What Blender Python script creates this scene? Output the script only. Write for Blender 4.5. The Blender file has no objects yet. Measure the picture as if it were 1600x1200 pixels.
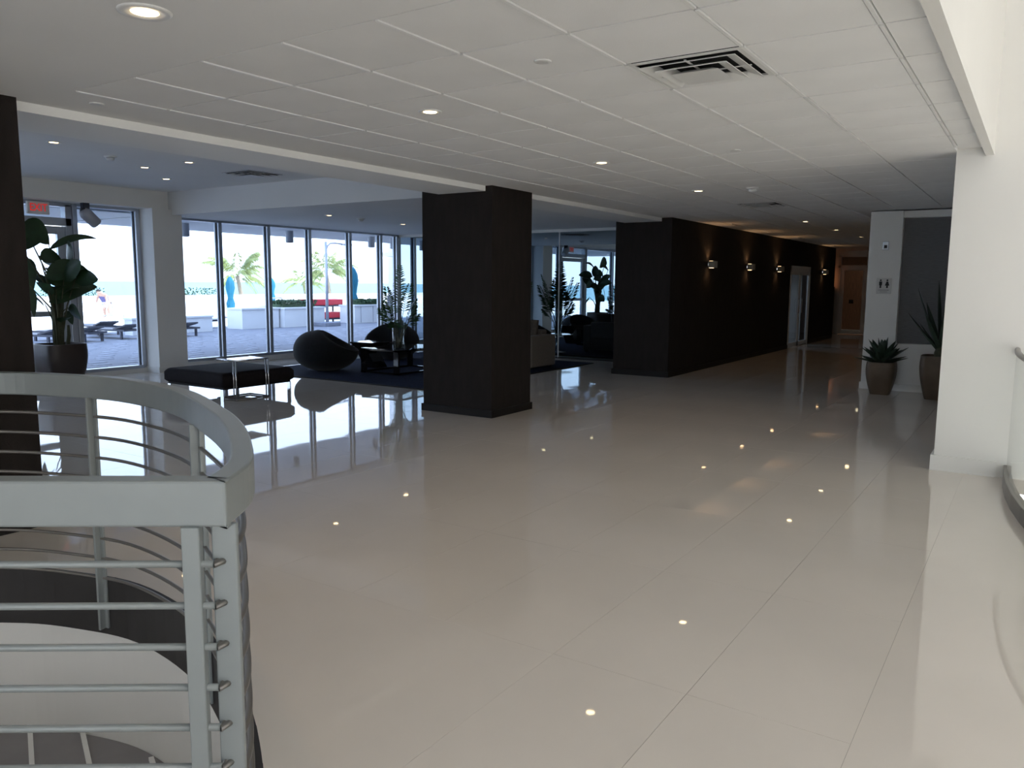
import bpy, bmesh, math, random
import numpy as np
from mathutils import Vector, Matrix
random.seed(7)
PI = math.pi
S = bpy.context.scene
COL = S.collection

# ------------------------------------------------------------------ camera
FPX, PITCH, ROLL, YAW, CAMH = 1239.9, 0.12653, 0.006916, 0.58410, 1.55
cam_d = bpy.data.cameras.new('camera')
cam = bpy.data.objects.new('camera', cam_d)
COL.objects.link(cam)
cam_d.sensor_width = 36.0
cam_d.lens = FPX / 1600 * 36.0
cam_d.clip_end = 20000
cam_d.clip_start = 0.05
_cy, _sy, _cp, _sp = math.cos(YAW), math.sin(YAW), math.cos(PITCH), math.sin(PITCH)
_fw = Vector((-_sy * _cp, _cy * _cp, -_sp)); _rt = Vector((_cy, _sy, 0)); _up = _rt.cross(_fw)
_r2 = math.cos(ROLL) * _rt + math.sin(ROLL) * _up
_u2 = -math.sin(ROLL) * _rt + math.cos(ROLL) * _up
M = Matrix((( _r2.x, _u2.x, -_fw.x, 0), (_r2.y, _u2.y, -_fw.y, 0), (_r2.z, _u2.z, -_fw.z, CAMH), (0, 0, 0, 1)))
cam.matrix_world = M
S.camera = cam

def project(p):
    d = Vector(p) - Vector((0, 0, CAMH))
    w = d.dot(_fw)
    if w < 0.05: return None
    return 800 + FPX * d.dot(_r2) / w, 600 - FPX * d.dot(_u2) / w

# ------------------------------------------------------------------ sky, sun, exposure
SKY_STRENGTH = 3.6
SUN_STRENGTH = 12.0
SUN_ELEV, SUN_AZ = math.radians(52), math.radians(20)     # azimuth measured from +X towards +Y
world = bpy.data.worlds.new('sky'); S.world = world
world.use_nodes = True
wn = world.node_tree; wn.nodes.clear()
w_out = wn.nodes.new('ShaderNodeOutputWorld'); w_bg = wn.nodes.new('ShaderNodeBackground')
w_tc = wn.nodes.new('ShaderNodeTexCoord'); w_sep = wn.nodes.new('ShaderNodeSeparateXYZ'); w_cr = wn.nodes.new('ShaderNodeValToRGB')
wn.links.new(w_tc.outputs['Generated'], w_sep.inputs[0])
wn.links.new(w_sep.outputs['Z'], w_cr.inputs[0])
wn.links.new(w_cr.outputs[0], w_bg.inputs[0]); wn.links.new(w_bg.outputs[0], w_out.inputs[0])
w_cr.color_ramp.elements[0].position = 0.0; w_cr.color_ramp.elements[0].color = (0.95, 0.97, 1.0, 1)
w_cr.color_ramp.elements[1].position = 0.9; w_cr.color_ramp.elements[1].color = (0.52, 0.68, 1.0, 1)
w_bg.inputs[1].default_value = SKY_STRENGTH
sun_d = bpy.data.lights.new('sun', 'SUN'); sun_d.energy = SUN_STRENGTH; sun_d.angle = math.radians(0.6); sun_d.color = (1.0, 0.95, 0.87)
sun = bpy.data.objects.new('sun', sun_d); COL.objects.link(sun)
_sd = Vector((math.cos(SUN_ELEV) * math.cos(SUN_AZ), math.cos(SUN_ELEV) * math.sin(SUN_AZ), math.sin(SUN_ELEV)))
sun.rotation_euler = _sd.to_track_quat('Z', 'Y').to_euler()
S.view_settings.view_transform = 'Standard'
S.view_settings.look = 'None'
S.view_settings.gamma = 1.0
S.view_settings.exposure = 0.33
S.view_settings.use_curve_mapping = False

# ------------------------------------------------------------------ materials
def mat(name, col, rough=0.5, metal=0.0, spec=0.5, var=0.0, vscale=4.0, bump=0.0, bscale=60.0, stretch=None, emis=None, estr=0.0, sheen=0.0):
    m = bpy.data.materials.new(name); m.use_nodes = True
    nt = m.node_tree; b = nt.nodes['Principled BSDF']
    b.inputs['Base Color'].default_value = (*col, 1)
    b.inputs['Roughness'].default_value = rough
    b.inputs['Metallic'].default_value = metal
    b.inputs['Specular IOR Level'].default_value = spec
    if sheen: b.inputs['Sheen Weight'].default_value = sheen
    if emis:
        b.inputs['Emission Color'].default_value = (*emis, 1); b.inputs['Emission Strength'].default_value = estr
    tc = None
    if var or bump:
        tc = nt.nodes.new('ShaderNodeTexCoord'); mp = nt.nodes.new('ShaderNodeMapping')
        nt.links.new(tc.outputs['Object'], mp.inputs[0])
        if stretch: mp.inputs['Scale'].default_value = stretch
    if var:
        n = nt.nodes.new('ShaderNodeTexNoise'); n.inputs['Scale'].default_value = vscale; n.inputs['Detail'].default_value = 4
        nt.links.new(mp.outputs[0], n.inputs['Vector'])
        r = nt.nodes.new('ShaderNodeValToRGB')
        r.color_ramp.elements[0].color = (*[max(0, c * (1 - var)) for c in col], 1); r.color_ramp.elements[0].position = 0.3
        r.color_ramp.elements[1].color = (*[min(1, c * (1 + var)) for c in col], 1); r.color_ramp.elements[1].position = 0.7
        nt.links.new(n.outputs['Fac'], r.inputs[0]); nt.links.new(r.outputs[0], b.inputs['Base Color'])
    if bump:
        n2 = nt.nodes.new('ShaderNodeTexNoise'); n2.inputs['Scale'].default_value = bscale; n2.inputs['Detail'].default_value = 3
        nt.links.new(mp.outputs[0], n2.inputs['Vector'])
        bp = nt.nodes.new('ShaderNodeBump'); bp.inputs['Strength'].default_value = bump; bp.inputs['Distance'].default_value = 0.01
        nt.links.new(n2.outputs['Fac'], bp.inputs['Height']); nt.links.new(bp.outputs[0], b.inputs['Normal'])
    return m

def glass_mat(name, tint=(0.93, 0.97, 0.97), fres=1.45, rough=0.0):
    m = bpy.data.materials.new(name); m.use_nodes = True
    nt = m.node_tree; nt.nodes.clear()
    o = nt.nodes.new('ShaderNodeOutputMaterial'); mx = nt.nodes.new('ShaderNodeMixShader')
    t = nt.nodes.new('ShaderNodeBsdfTransparent'); g = nt.nodes.new('ShaderNodeBsdfGlossy'); f = nt.nodes.new('ShaderNodeFresnel')
    f.inputs['IOR'].default_value = fres; t.inputs['Color'].default_value = (*tint, 1); g.inputs['Roughness'].default_value = rough
    ge = nt.nodes.new('ShaderNodeNewGeometry'); mu = nt.nodes.new('ShaderNodeMath'); mu.operation = 'MULTIPLY'; sb = nt.nodes.new('ShaderNodeMath'); sb.operation = 'SUBTRACT'
    sb.inputs[0].default_value = 1.0; nt.links.new(ge.outputs['Backfacing'], sb.inputs[1]); nt.links.new(sb.outputs[0], mu.inputs[0]); nt.links.new(f.outputs[0], mu.inputs[1])
    nt.links.new(mu.outputs[0], mx.inputs[0]); nt.links.new(t.outputs[0], mx.inputs[1]); nt.links.new(g.outputs[0], mx.inputs[2])
    nt.links.new(mx.outputs[0], o.inputs[0])
    return m

def emit_mat(name, col, strength):
    m = bpy.data.materials.new(name); m.use_nodes = True
    nt = m.node_tree; nt.nodes.clear()
    o = nt.nodes.new('ShaderNodeOutputMaterial'); e = nt.nodes.new('ShaderNodeEmission')
    e.inputs[0].default_value = (*col, 1); e.inputs[1].default_value = strength
    nt.links.new(e.outputs[0], o.inputs[0]); return m

def floor_mat():
    m = mat('polished_tile', (0.77, 0.71, 0.64), 0.025, 0, 1.0, var=0.03, vscale=1.3)
    nt = m.node_tree; b = nt.nodes['Principled BSDF']
    tc = nt.nodes.new('ShaderNodeTexCoord'); n = nt.nodes.new('ShaderNodeTexNoise')
    n.inputs['Scale'].default_value = 2.2; n.inputs['Detail'].default_value = 1
    geo = nt.nodes.new('ShaderNodeNewGeometry')
    nt.links.new(geo.outputs['Position'], n.inputs['Vector'])
    bp = nt.nodes.new('ShaderNodeBump'); bp.inputs['Strength'].default_value = 0.035; bp.inputs['Distance'].default_value = 0.02
    nt.links.new(n.outputs['Fac'], bp.inputs['Height']); nt.links.new(bp.outputs[0], b.inputs['Normal'])
    return m

MT = dict(
    floor=floor_mat(),
    grout=mat('grout', (0.48, 0.44, 0.39), 0.7),
    ceil=mat('ceiling_paint', (0.87, 0.87, 0.855), 0.8, var=0.02, vscale=1.0),
    ctile=mat('ceiling_tile', (0.87, 0.87, 0.855), 0.9, var=0.03, vscale=2.0, bump=0.15, bscale=160),
    tbar=mat('white_grid_metal', (0.92, 0.92, 0.90), 0.35),
    white=mat('white_wall_paint', (0.83, 0.82, 0.78), 0.65, var=0.015, vscale=1.5),
    dark=mat('dark_brown_wallcovering', (0.021, 0.017, 0.015), 0.8, spec=0.18, var=0.18, vscale=14, bump=0.2, bscale=220, stretch=(1, 1, 0.25)),
    darkbase=mat('dark_skirting', (0.013, 0.011, 0.010), 0.6, spec=0.25),
    rail=mat('grey_painted_steel', (0.30, 0.33, 0.33), 0.38, 0.25, var=0.03, vscale=9),
    railbar=mat('brushed_steel_bar', (0.27, 0.255, 0.235), 0.4, 0.7),  # steel browned and darkened to hold the shade on the curved bars
    fascia=mat('dark_slab_fascia', (0.028, 0.026, 0.026), 0.6, var=0.1, vscale=6),
    landing=mat('grey_landing', (0.30, 0.29, 0.30), 0.75, var=0.06, vscale=5),
    alum=mat('anodised_aluminium', (0.50, 0.54, 0.60), 0.35, 0.7),
    gasket=mat('dark_gasket', (0.03, 0.035, 0.05), 0.6),
    glass=glass_mat('window_glass', (0.74, 0.81, 0.90)),
    glasswarm=glass_mat('warming_window_glass', (0.72, 0.71, 0.69)),  # tint picked to warm and dim daylight from the unseen glazing
    glassside=glass_mat('tinted_side_glass', (0.60, 0.585, 0.56)),  # darker tint added only to cut the side daylight
    clear=glass_mat('clear_glass', (0.95, 0.97, 0.96), 1.5),
    mirror=mat('mirror', (0.34, 0.41, 0.45), 0.0, 1.0),
    chrome=mat('chrome', (0.75, 0.76, 0.78), 0.08, 1.0),
    fabric=mat('black_fabric', (0.012, 0.014, 0.016), 0.9, spec=0.2, var=0.2, vscale=30, bump=0.3, bscale=180, sheen=0.15),
    leather=mat('dark_upholstery', (0.014, 0.011, 0.012), 0.8, spec=0.2, var=0.15, vscale=20, bump=0.1, bscale=140),
    piping=mat('seam_piping', (0.035, 0.04, 0.04), 0.7),
    black=mat('black_lacquer', (0.012, 0.011, 0.012), 0.06),
    rug=mat('navy_rug', (0.022, 0.03, 0.06), 0.95, spec=0.1, var=0.25, vscale=25, bump=0.6, bscale=260),
    sofa=mat('taupe_fabric', (0.22, 0.19, 0.16), 0.9, spec=0.2, var=0.1, vscale=40, bump=0.2, bscale=200),
    cushion=mat('brown_cushion', (0.10, 0.08, 0.06), 0.9, var=0.15, vscale=20),
    leaf=mat('dark_green_leaf', (0.018, 0.05, 0.016), 0.45, var=0.3, vscale=8),
    palmleaf=mat('palm_green', (0.035, 0.10, 0.03), 0.5, var=0.3, vscale=10),
    agave=mat('agave_leaf', (0.03, 0.055, 0.035), 0.5, var=0.25, vscale=8),
    stem=mat('plant_stem', (0.07, 0.075, 0.04), 0.7, var=0.2, vscale=20),
    soil=mat('potting_soil', (0.03, 0.022, 0.016), 1.0, var=0.3, vscale=40, bump=0.8, bscale=60),
    pot=mat('bronze_pot', (0.12, 0.085, 0.055), 0.5, 0.1, var=0.2, vscale=5),
    potdark=mat('dark_brown_pot', (0.035, 0.024, 0.02), 0.4, var=0.15, vscale=5),
    signw=mat('white_plastic', (0.78, 0.78, 0.76), 0.4),
    red=mat('exit_red', (0.75, 0.03, 0.03), 0.5, emis=(1, 0.05, 0.04), estr=0.25),
    signk=mat('black_print', (0.01, 0.01, 0.01), 0.6),
    panel=mat('grey_textured_panel', (0.16, 0.16, 0.165), 0.7, var=0.1, vscale=12, bump=0.3, bscale=90, stretch=(1, 1, 6)),
    lamp=emit_mat('warm_lamp', (1.0, 0.74, 0.40), 10.0),
    sconceglow=emit_mat('sconce_glow', (1.0, 0.62, 0.32), 6.0),
    sconce=mat('sconce_metal', (0.30, 0.29, 0.26), 0.45),
    beam=mat('bright_white_beam', (0.92, 0.92, 0.89), 0.6),
    duct=mat('duct_shade_black', (0.01, 0.01, 0.01), 0.9),
    frost=mat('pale_frosted_glass', (0.50, 0.55, 0.60), 0.3),
    wood=mat('brown_wood', (0.20, 0.10, 0.05), 0.5, var=0.25, vscale=6, stretch=(8, 8, 0.6)),
    # outdoors
    deck=mat('deck_paver_grey', (0.205, 0.205, 0.225), 0.85, var=0.1, vscale=2.5),
    paver=mat('deck_paver_pale', (0.33, 0.33, 0.355), 0.85, var=0.06, vscale=4),
    stucco=mat('white_stucco', (0.78, 0.78, 0.78), 0.85, var=0.02, vscale=1),
    sea=mat('sea_water', (0.035, 0.20, 0.215), 0.35, var=0.15, vscale=0.02),
    sand=mat('pale_paving', (0.75, 0.73, 0.70), 0.9, var=0.05, vscale=0.5),
    teal=mat('teal_canvas', (0.008, 0.13, 0.20), 0.8, var=0.12, vscale=5),
    lime=mat('sunlit_palm', (0.23, 0.27, 0.09), 0.6, var=0.3, vscale=3),  # leaf green lightened to hold the glare that washes it out
    bark=mat('palm_bark', (0.25, 0.20, 0.14), 0.9, var=0.2, vscale=10, bump=0.6, bscale=30),
    hedge=mat('hedge_leaf', (0.035, 0.07, 0.025), 0.7, var=0.4, vscale=12),
    lounge=mat('lounger_frame', (0.06, 0.06, 0.075), 0.5),
    redcloth=mat('red_cushion', (0.75, 0.06, 0.08), 0.8, var=0.08, vscale=6),
    lamppost=mat('grey_lamp_post', (0.45, 0.46, 0.50), 0.5, 0.3),
    concrete=mat('concrete_base', (0.25, 0.26, 0.30), 0.9, var=0.1, vscale=8),
    whitecush=mat('white_cushion', (0.82, 0.82, 0.82), 0.9),
    shirt=mat('purple_shirt', (0.10, 0.09, 0.20), 0.9),
    skin=mat('skin', (0.45, 0.27, 0.19), 0.6),
    hair=mat('hair', (0.03, 0.025, 0.02), 0.7),
    shorts=mat('pale_shorts', (0.55, 0.52, 0.50), 0.9),
)

# ------------------------------------------------------------------ mesh helpers
class MB:
    def __init__(s): s.v = []; s.f = []
    def add(s, vs, fs):
        o = len(s.v); s.v += [tuple(v) for v in vs]; s.f += [tuple(i + o for i in f) for f in fs]; return s
    def box(s, x0, x1, y0, y1, z0, z1):
        return s.add([(x0, y0, z0), (x1, y0, z0), (x1, y1, z0), (x0, y1, z0), (x0, y0, z1), (x1, y0, z1), (x1, y1, z1), (x0, y1, z1)],
                     [(0, 3, 2, 1), (4, 5, 6, 7), (0, 1, 5, 4), (1, 2, 6, 5), (2, 3, 7, 6), (3, 0, 4, 7)])
    def hexa(s, p8):
        return s.add(p8, [(0, 3, 2, 1), (4, 5, 6, 7), (0, 1, 5, 4), (1, 2, 6, 5), (2, 3, 7, 6), (3, 0, 4, 7)])
    def prism(s, poly, z0, z1):
        n = len(poly)
        vs = [(x, y, z0) for x, y in poly] + [(x, y, z1) for x, y in poly]
        fs = [tuple(range(n - 1, -1, -1)), tuple(range(n, 2 * n))] + [(i, (i + 1) % n, n + (i + 1) % n, n + i) for i in range(n)]
        return s.add(vs, fs)
    def lathe(s, prof, n=24, c=(0, 0, 0), cap0=True, cap1=True):
        vs = []; fs = []
        for r, z in prof:
            for k in range(n):
                a = 2 * PI * k / n; vs.append((c[0] + r * math.cos(a), c[1] + r * math.sin(a), c[2] + z))
        for i in range(len(prof) - 1):
            for k in range(n):
                a, b = i * n + k, i * n + (k + 1) % n; fs.append((a, b, b + n, a + n))
        if cap0: fs.append(tuple(range(n - 1, -1, -1)))
        if cap1: fs.append(tuple(range((len(prof) - 1) * n, len(prof) * n)))
        return s.add(vs, fs)
    def tube(s, pts, r, n=8, cap=True):
        pts = [Vector(p) for p in pts]; rs = r if isinstance(r, (list, tuple)) else [r] * len(pts)
        vs = []; fs = []; up = None
        for i, p in enumerate(pts):
            t = (pts[min(i + 1, len(pts) - 1)] - pts[max(i - 1, 0)]).normalized()
            if up is None:
                up = Vector((0, 0, 1)) if abs(t.z) < 0.9 else Vector((1, 0, 0))
            a = t.cross(up).normalized(); b = a.cross(t).normalized(); up = b
            for k in range(n):
                q = 2 * PI * k / n; vs.append(p + rs[i] * (a * math.cos(q) + b * math.sin(q)))
        for i in range(len(pts) - 1):
            for k in range(n):
                a0, b0 = i * n + k, i * n + (k + 1) % n; fs.append((a0, b0, b0 + n, a0 + n))
        if cap: fs += [tuple(range(n - 1, -1, -1)), tuple(range((len(pts) - 1) * n, len(pts) * n))]
        return s.add(vs, fs)
    def sweep(s, path, w, z0, z1, side=0.0):
        """rectangular section swept along a plan path; side shifts the section to the left of travel"""
        P = [Vector((p[0], p[1])) for p in path]; n = len(P); vs = []; fs = []
        for i in range(n):
            d0 = (P[i] - P[i - 1]).normalized() if i else None; d1 = (P[i + 1] - P[i]).normalized() if i < n - 1 else None
            d0 = d0 or d1; d1 = d1 or d0
            n0 = Vector((-d0.y, d0.x)); n1 = Vector((-d1.y, d1.x)); m = (n0 + n1).normalized(); k = 1 / max(0.35, m.dot(n0))
            l = P[i] + m * k * (side + w / 2); r = P[i] + m * k * (side - w / 2)
            vs += [(l.x, l.y, z0), (r.x, r.y, z0), (r.x, r.y, z1), (l.x, l.y, z1)]
        for i in range(n - 1):
            a = i * 4
            for k in range(4): fs.append((a + k, a + (k + 1) % 4, a + 4 + (k + 1) % 4, a + 4 + k))
        fs += [(0, 1, 2, 3), (n * 4 - 1, n * 4 - 2, n * 4 - 3, n * 4 - 4)]
        return s.add(vs, fs)
    def mesh(s, name, off=(0, 0, 0)):
        me = bpy.data.meshes.new(name)
        me.from_pydata([(v[0] - off[0], v[1] - off[1], v[2] - off[2]) for v in s.v], [], s.f)
        bm = bmesh.new(); bm.from_mesh(me); bmesh.ops.recalc_face_normals(bm, faces=bm.faces); bm.to_mesh(me); bm.free()
        return me

def tag(o, label=None, cat=None, group=None, kind=None):
    if label: o['label'] = label
    if cat: o['category'] = cat
    if group: o['group'] = group
    if kind: o['kind'] = kind
    return o
def thing(name, label, cat, loc=(0, 0, 0), rz=0, group=None, kind=None):
    o = bpy.data.objects.new(name, None); COL.objects.link(o); o.location = loc; o.rotation_euler = (0, 0, rz)
    o.empty_display_size = 0.1
    return tag(o, label, cat, group, kind)
def obj(name, mb, m, parent=None, bevel=0.0, smooth=False, world=False, seg=2):
    """one mesh object; with world=True the coordinates are world ones and are moved into the parent's frame"""
    off = (0, 0, 0)
    if parent is not None and world: off = wloc(parent)
    me = mb.mesh(name, off) if isinstance(mb, MB) else mb
    if m is not None and not me.materials: me.materials.append(MT[m] if isinstance(m, str) else m)
    o = bpy.data.objects.new(name, me); COL.objects.link(o)
    if parent is not None: o.parent = parent
    if bevel:
        b = o.modifiers.new('bevel', 'BEVEL'); b.width = bevel; b.segments = seg; b.limit_method = 'ANGLE'
    if smooth:
        for p in me.polygons: p.use_smooth = True
    return o
def wloc(o):
    l = Vector(o.location)
    if o.parent: l = l + wloc(o.parent)
    return l
def copy_tree(o, parent=None):
    c = o.copy(); COL.objects.link(c); c.parent = parent
    for ch in list(o.children): copy_tree(ch, c)
    return c
def struct(name, mb, m, label, cat, **k):
    return tag(obj(name, mb, m, None, **k), label, cat, kind='structure')

# ------------------------------------------------------------------ plan geometry
CZ = 2.63            # lobby ceiling
WX = -12.75          # window wall
ctrl = [(-5.12, 0.6), (-5.08, 1.25), (-4.92, 1.68), (-4.55, 1.98), (-4.2, 2.13), (-3.76, 2.22), (-3.17, 2.14), (-2.6, 1.91), (-2.25, 1.73), (-1.95, 1.53), (-1.74, 1.36), (-1.61, 1.18)]
def catmull(P, k=8):
    P = [Vector(p) for p in P]; out = []
    for i in range(len(P) - 1):
        p0 = P[max(i - 1, 0)]; p1 = P[i]; p2 = P[i + 1]; p3 = P[min(i + 2, len(P) - 1)]
        for j in range(k):
            t = j / k
            out.append(0.5 * ((2 * p1) + (p2 - p0) * t + (2 * p0 - 5 * p1 + 4 * p2 - p3) * t * t + (3 * p1 - p0 - 3 * p2 + p3) * t ** 3))
    out.append(P[-1]); return out
ARC = catmull([Vector((*p, 0)) for p in ctrl], 6)
ARC2 = [(p.x, p.y) for p in ARC]
FU = Vector((-0.818, -0.576, 0))                     # direction of the front railing
FRONT_END = (ARC2[-1][0] + FU.x * 3.6, ARC2[-1][1] + FU.y * 3.6)
def hull(pts):
    pts = sorted(set((round(x, 4), round(y, 4)) for x, y in pts))
    def half(ps):
        h = []
        for p in ps:
            while len(h) > 1 and (h[-1][0]-h[-2][0])*(p[1]-h[-2][1])-(h[-1][1]-h[-2][1])*(p[0]-h[-2][0]) <= 1e-9: h.pop()
            h.append(p)
        return h
    a = half(pts); b = half(pts[::-1]); return a[:-1] + b[:-1]
OPEN1 = hull(ARC2 + [FRONT_END, (-5.12, -0.9)])
BAL = [(6.88 + 7 * math.cos(a), 7.5 + 7 * math.sin(a)) for a in [PI + 0.0 + i * 0.05 for i in range(0, 23)]]
OPEN2 = hull(BAL + [(8, 7.5), (8, BAL[-1][1])])
def clip(poly, a, b, keep_left=True):
    out = []
    def side(p): 
        s_ = (b[0]-a[0])*(p[1]-a[1])-(b[1]-a[1])*(p[0]-a[0]); return s_ if keep_left else -s_
    for i in range(len(poly)):
        p, q = poly[i], poly[(i + 1) % len(poly)]; sp, sq = side(p), side(q)
        if sp >= 0: out.append(p)
        if (sp > 0 and sq < 0) or (sp < 0 and sq > 0):
            t = sp / (sp - sq); out.append((p[0] + (q[0]-p[0]) * t, p[1] + (q[1]-p[1]) * t))
    return out
def area(p): return 0.5 * sum(p[i][0]*p[(i+1) % len(p)][1]-p[(i+1) % len(p)][0]*p[i][1] for i in range(len(p))) if len(p) > 2 else 0
def subtract(poly, conv):
    cx0, cx1 = min(p[0] for p in conv), max(p[0] for p in conv); cy0, cy1 = min(p[1] for p in conv), max(p[1] for p in conv)
    if max(p[0] for p in poly) <= cx0 or min(p[0] for p in poly) >= cx1 or max(p[1] for p in poly) <= cy0 or min(p[1] for p in poly) >= cy1: return [poly]
    out = []; cur = poly
    for i in range(len(conv)):
        a, b = conv[i], conv[(i + 1) % len(conv)]
        o = clip(cur, a, b, False)
        if area(o) > 1e-4: out.append(o)
        cur = clip(cur, a, b, True)
        if area(cur) < 1e-5: return out if out else []
    if not out: return []
    return out

# ------------------------------------------------------------------ floor
FX0, FX1, FY0, FY1 = WX, 8.0, -6.0, 27.2
floor = thing('floor', 'glossy cream polished tile floor of the lobby', 'floor', (0, 0, 0), kind='structure')
base = MB()
cells = []
TX, TY, GAP = 0.588, 1.19, 0.0016
i0, i1 = math.floor((FX0 + 1.6) / TX), math.ceil((FX1 + 1.6) / TX)
j0, j1 = math.floor((FY0 - 2.75) / TY), math.ceil((FY1 - 2.75) / TY)
for i in range(i0, i1):
    for j in range(j0, j1):
        x0, x1 = max(FX0, -1.6 + i * TX), min(FX1, -1.6 + (i + 1) * TX)
        y0, y1 = max(FY0, 2.75 + j * TY), min(FY1, 2.75 + (j + 1) * TY)
        if x1 - x0 < 0.02 or y1 - y0 < 0.02: continue
        q = [(x0, y0), (x1, y0), (x1, y1), (x0, y1)]
        ps = [r for s_ in subtract(q, OPEN1) for r in subtract(s_, OPEN2)]
        for r in ps: base.prism(r, -0.12, -0.004)
        full = len(ps) == 1 and abs(area(ps[0]) - (x1-x0)*(y1-y0)) < 1e-6
        pr_ = [project((x, y, 0)) for x, y in q]
        vis = -1
        if all(pr_):
            bx0, bx1 = max(0, min(p[0] for p in pr_)), min(1600, max(p[0] for p in pr_)); by0, by1 = max(0, min(p[1] for p in pr_)), min(1200, max(p[1] for p in pr_))
            if bx1 > bx0 and by1 > by0: vis = (bx1 - bx0) * (by1 - by0)
        elif any(pr_): vis = 1e5
        if x0 < -5.1 and y0 > 12.4: vis = min(vis, 1)
        if x0 > -0.7 and y0 > 7.4: continue
        cells.append((vis, (x0, x1, y0, y1), ps, full))
obj('floor_bed', base, 'grout', floor)
cells.sort(key=lambda c: -c[0])
tile_cache = {}
rest = MB()
for n, (vis, (x0, x1, y0, y1), ps, full) in enumerate(cells):
    if not ps: continue
    g = GAP
    if n < 296 and vis > 0:
        if full:
            key = (round(x1 - x0, 3), round(y1 - y0, 3))
            if key not in tile_cache:
                w, h = (x1-x0)/2 - g/2, (y1-y0)/2 - g/2
                me = MB().box(-w, w, -h, h, -0.004, 0).mesh('floor_tile'); me.materials.append(MT['floor']); tile_cache[key] = me
            o = obj('floor_tile', tile_cache[key], None, floor); o.location = ((x0+x1)/2, (y0+y1)/2, 0)
        else:
            mb = MB()
            for r in ps: mb.prism(r, -0.004, 0)
            obj('floor_tile', mb, 'floor', floor)
    else:
        for r in ps:
            if full: rest.box(x0 + g/2, x1 - g/2, y0 + g/2, y1 - g/2, -0.004, 0)
            else: rest.prism(r, -0.004, 0)
tag(obj('distant_floor_tiles', rest, 'floor', floor), kind='stuff')

# ------------------------------------------------------------------ ceilings
GX0, GXS, GY0, GYS = -4.72, 0.583, 2.56, 0.586
ceil = thing('ceiling', 'white suspended tile ceiling over the lobby and corridor', 'ceiling', (0, 0, CZ), kind='structure')
cb = MB()
GYE = 24.3
cb.box(-5.28, -0.45, FY0, GY0, CZ, CZ + 0.3)                       # plaster band near the stair
cb.box(-5.28, GX0, GY0, 27.2, CZ, CZ + 0.3)                        # plaster band along the beam
cb.box(GX0, -0.4, GY0, 27.2, CZ + 0.02, CZ + 0.3)
cb.box(GX0, -2.18, GYE, 27.2, CZ, CZ + 0.02)
cb.box(-7.5, -5.28, 24.9, 27.2, CZ, CZ + 0.3)
obj('ceiling_deck', cb, 'ceil', ceil, world=True)
VENTS = [(5, 2), (2, 14), (3, 27)]
ct_cache = {}
bars = {}
for i in range(0, 8):
    x0 = GX0 + i * GXS; x1 = x0 + GXS if i < 7 else -0.405
    bars[i] = MB()
    for j in range(0, 37):
        y0 = GY0 + j * GYS; y1 = y0 + GYS
        if i == 7 and y1 > 7.55: continue
        if y0 > 12.5 and x1 > -2.1: continue
        bars[i].box(x0 - 0.008, x0 + 0.008, y0 + 0.012, y1 - 0.012, CZ - 0.005, CZ + 0.02)
        if (i, j) in VENTS: continue
        key = round(x1 - x0, 3)
        if key not in ct_cache:
            w, h = (x1 - x0) / 2 - 0.009, GYS / 2 - 0.003
            me = MB().hexa([(-w, -h, 0.018), (w, -h, 0.018), (w, h, 0.018), (-w, h, 0.018), (-w+.006, -h+.004, 0), (w-.006, -h+.004, 0), (w-.006, h-.004, 0), (-w+.006, h-.004, 0)]).mesh('ceiling_tile')
            me.materials.append(MT['ctile']); ct_cache[key] = me
        o = obj('ceiling_tile', ct_cache[key], None, ceil); o.location = ((x0 + x1) / 2, (y0 + y1) / 2, 0)
for i, b in bars.items(): obj('grid_bar', b, 'tbar', ceil, world=True)

# beam between the lobby and the lounge, lounge ceilings
struct('trim_1', MB().box(-5.95, -5.28, -1.0, 14.3, 2.572, 3.2), 'beam', 'long white ceiling beam between lobby and lounge', 'beam')
lc = MB().box(WX - 3.0, -5.95, -1.0, 8.2, 3.03, 3.25)
struct('ceiling_lounge', lc, 'ceil', 'raised plaster ceiling over the bench end of the lounge', 'ceiling')
lc2 = MB().box(WX - 3.0, -5.95, 8.2, 14.4, 2.65, 3.25)
struct('ceiling_lounge_low', lc2, 'ceil', 'lower plaster ceiling over the armchairs by the windows', 'ceiling')
struct('trim_2', MB().box(WX - 0.1, -12.4, -1.0, 8.19, 2.735, 3.04), 'white', 'white header above the exit door and its sidelight', 'beam')
struct('trim_3', MB().box(WX - 3.0, WX - 0.11, -1.0, 8.2, 2.665, 3.1), 'ceil', 'pale canopy soffit outside above the exit door', 'soffit')

# ------------------------------------------------------------------ walls
def wall(name, label, boxes, m, base=None, bm='white', cat='wall'):
    t = thing(name, label, cat, (boxes[0][0], boxes[0][2], boxes[0][4]), kind='structure')
    mb = MB()
    for b in boxes: mb.box(*b)
    obj('wall_body', mb, m, t, world=True)
    if base:
        bb = MB()
        for b in base: bb.box(*b)
        obj('skirting', bb, bm, t, world=True)
    return t
wall('wall_right', 'bright white pier wall beside the glass balustrade', [(-0.655, 9.0, 7.5, 12.9, 0, 6.2), (1.0, 9.0, 7.5, 8.0, -3.4, 0)], 'white',
     base=[(-0.68, -0.2, 7.475, 7.51, 0, 0.13), (-0.68, -0.656, 7.511, 12.85, 0, 0.13)])
wall('wall_upper', 'white upper wall fascia rising above the lobby ceiling edge', [(-0.45, -0.39, FY0, 7.5, 2.585, 6.2)], 'white')
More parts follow.
